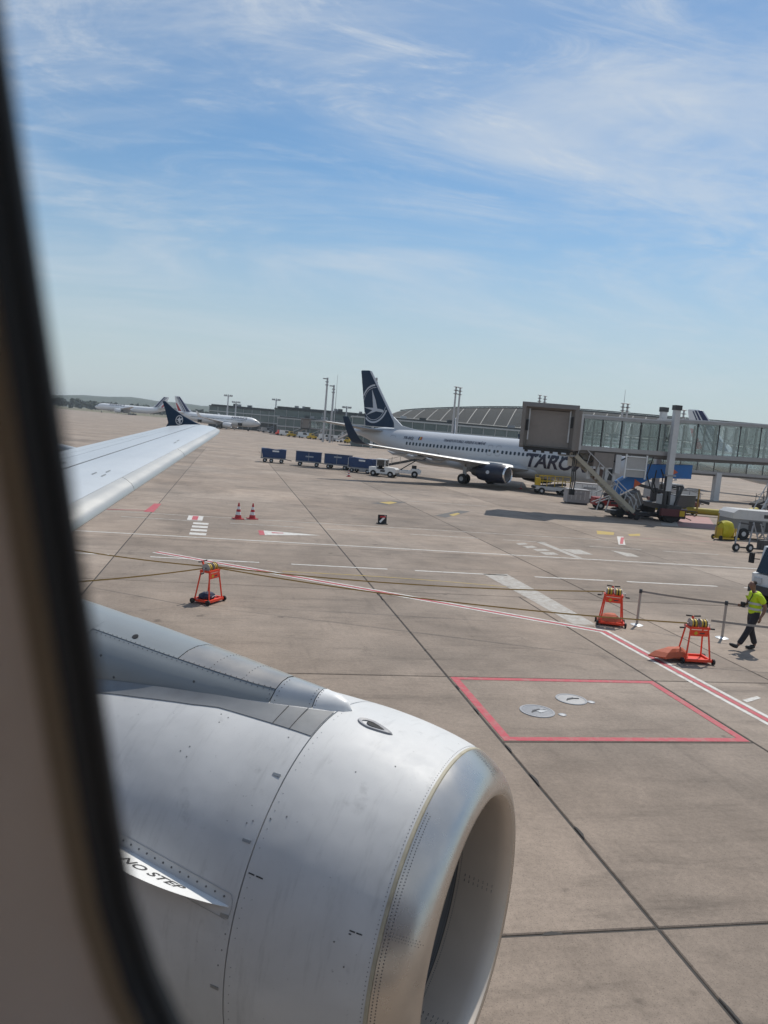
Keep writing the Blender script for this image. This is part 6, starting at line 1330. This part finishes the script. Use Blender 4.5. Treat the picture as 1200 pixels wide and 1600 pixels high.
# extra gear below the second bridge
belt_loader('pale red conveyor loader half hidden below the second bridge', (39.5, 63.5), R_(150), mat('faded_red', (.24, .09, .085), .5), GREY, 1.9, 'conveyor_loader')
belt_loader('dark belt loader raised toward the far jet on the right', (52, 66), R_(10), DARK, DARK, 3.0)
vn = thing('service_van', 'pale service van parked under the second bridge', 'van', (44, 72, 0), R_(10))
MB().prism([(-2.3, .4), (2.3, .4), (2.35, 1.0), (1.6, 1.15), (1.1, 1.9), (-2.2, 1.95)], lambda a, b, q: (a, q, b), -.9, .9).obj('body', LGREY, vn, 0); MB().prism([(1.5, 1.18), (1.05, 1.78), (-1.9, 1.8), (-1.9, 1.18)], lambda a, b, q: (a, q, b), -.905, .905).obj('window_band', VGLASS, vn, 0); wheels(vn, [(-1.5, -.8), (1.5, -.8), (-1.5, .8), (1.5, .8)], .34, .2)
def dolly(label, x, y, rz, load):
    t = thing('pallet_dolly', label, 'dolly', (x, y, 0), rz, 'pallet dollies under the bridges'); MB().box((0, 0, .42), (3.0, 1.6, .12)).obj('deck', GREY, t, 0)
    for k in range(7): MB().tube([(-1.35 + k * .45, -.75, .50), (-1.35 + k * .45, .75, .50)], .05, 8).obj('roller', STEEL, t)
    wheels(t, [(-1.1, -.6), (1.1, -.6), (-1.1, .6), (1.1, .6)], .2, .14, hub=False); MB().bar((1.5, 0, .35), (2.4, 0, .25), .07).obj('drawbar', DARK, t, 0)
    if load is not None: MB().box((0, 0, 1.05), (2.2, 1.4, .95)).obj('wrapped_load', load, t, 0); MB().box((0, 0, 1.56), (2.3, 1.46, .06)).obj('load_cover', DARK, t, 0)
dolly('pallet dolly with a dark wrapped load right of the lift columns', 36.5, 57.8, R_(20), mat('dark_wrap', (.06, .06, .065), .5, bump=.5)); dolly('empty pallet dolly standing behind the red tug', 33.6, 61.5, R_(-15), None); dolly('pallet dolly with a pale wrapped load beneath the second bridge', 43.0, 67.5, R_(5), LGREY); dolly('pallet dolly with a brown load left of the far van', 40.0, 74.0, R_(-8), mat('brown_box', (.1, .055, .045)))
# ---- clutter of far service vehicles below the left terminals
rg = random.Random(21)
def far_vehicle(i, x, y, rz, kind, label):
    if kind == 0:
        t = thing('far_van', label, 'van', (x, y, 0), rz, 'service vehicles below the left terminals'); c = rg.choice((WHITE, LGREY, WHITE))
        MB().prism([(-2.3, .4), (2.3, .4), (2.35, 1.0), (1.6, 1.15), (1.1, 2.0), (-2.2, 2.05)], lambda a, b, q: (a, q, b), -.95, .95).obj('body', c, t, 0); MB().prism([(1.5, 1.18), (1.05, 1.85), (-.2, 1.88), (-.2, 1.18)], lambda a, b, q: (a, q, b), -.955, .955).obj('window', VGLASS, t, 0); wheels(t, [(-1.5, -.85), (1.5, -.85), (-1.5, .85), (1.5, .85)], .36, .22, hub=False)
    elif kind == 1:
        t = thing('far_stairs', label, 'stairs truck', (x, y, 0), rz, 'service vehicles below the left terminals'); MB().box((0, 0, .6), (4.6, 1.9, .5)).obj('chassis', rg.choice((GREY, WHITE)), t, 0); MB().bar((-2.2, 0, .9), (2.3, 0, 3.2), 1.5, .3).obj('stairway', TAUPE, t, 0)
        for s in (-.75, .75): MB().bar((-2.2, s, 1.9), (2.3, s, 4.2), .08).obj('handrail', LGREY, t, 0)
        MB().box((2.6, 0, 3.2), (1.0, 1.6, .2)).obj('landing', GREY, t, 0); MB().box((2.6, 0, 1.7), (.3, 1.4, 2.8)).obj('mast', GREY, t, 0); wheels(t, [(-1.5, -.85), (1.5, -.85), (-1.5, .85), (1.5, .85)], .4, .22, hub=False)
    else:
        t = thing('far_tractor', label, 'tractor', (x, y, 0), rz, 'service vehicles below the left terminals'); MB().prism([(-1.5, .35), (1.5, .35), (1.5, 1.0), (.4, 1.1), (.3, 1.9), (-.8, 1.9), (-.9, 1.0), (-1.5, 1.0)], lambda a, b, q: (a, q, b), -.75, .75).obj('body', rg.choice((YELLOW, ORANGE, DARK, GREY)), t, 0); MB().box((-.25, 0, 1.55), (.9, 1.52, .5)).obj('cab_glass', VGLASS, t, 0); wheels(t, [(-1, -.7), (1, -.7), (-1, .7), (1, .7)], .35, .22, hub=False)
FV = [(13.0, 340.6, 2), (15.3, 336.1, 0), (17.8, 331.5, 1), (17.9, 289.3, 2), (19.5, 281.9, 0), (21.0, 274.4, 2), (23.8, 278.3, 1), (25.3, 270.5, 0), (27.0, 262.3, 2), (29.6, 266.6, 1), (31.1, 258.5, 0), (32.1, 251.1, 2), (34.7, 255.4, 0), (35.6, 248.1, 1), (36.4, 240.8, 2)]
TXT = ['van', 'stairs truck', 'tractor']
ORD = ['first', 'second', 'third', 'fourth', 'fifth', 'sixth', 'seventh', 'eighth', 'ninth', 'tenth', 'eleventh', 'twelfth', 'thirteenth', 'fourteenth', 'fifteenth']
for i, (x, y, k) in enumerate(sorted(FV, key=lambda q: q[0] / q[1])): far_vehicle(i, x, y, R_(rg.uniform(-40, 30)), k, 'far %s, %s service vehicle from the left below the left terminals' % (TXT[k], ORD[i]))

# ---- thin summer haze over the whole field
HZM = bpy.data.materials.new('haze'); HZM.use_nodes = True; N, L = nodes(HZM); N.remove(N['Principled BSDF'])
pv = N.new('ShaderNodeVolumePrincipled'); pv.inputs['Color'].default_value = (.86, .93, 1, 1); pv.inputs['Density'].default_value = .00018; pv.inputs['Anisotropy'].default_value = .0
L.new(pv.outputs[0], N['Material Output'].inputs['Volume'])
stuff(MB().box((0, 3350, 21.5), (10200, 7500, 45.2)).obj('haze', HZM, None, 0))
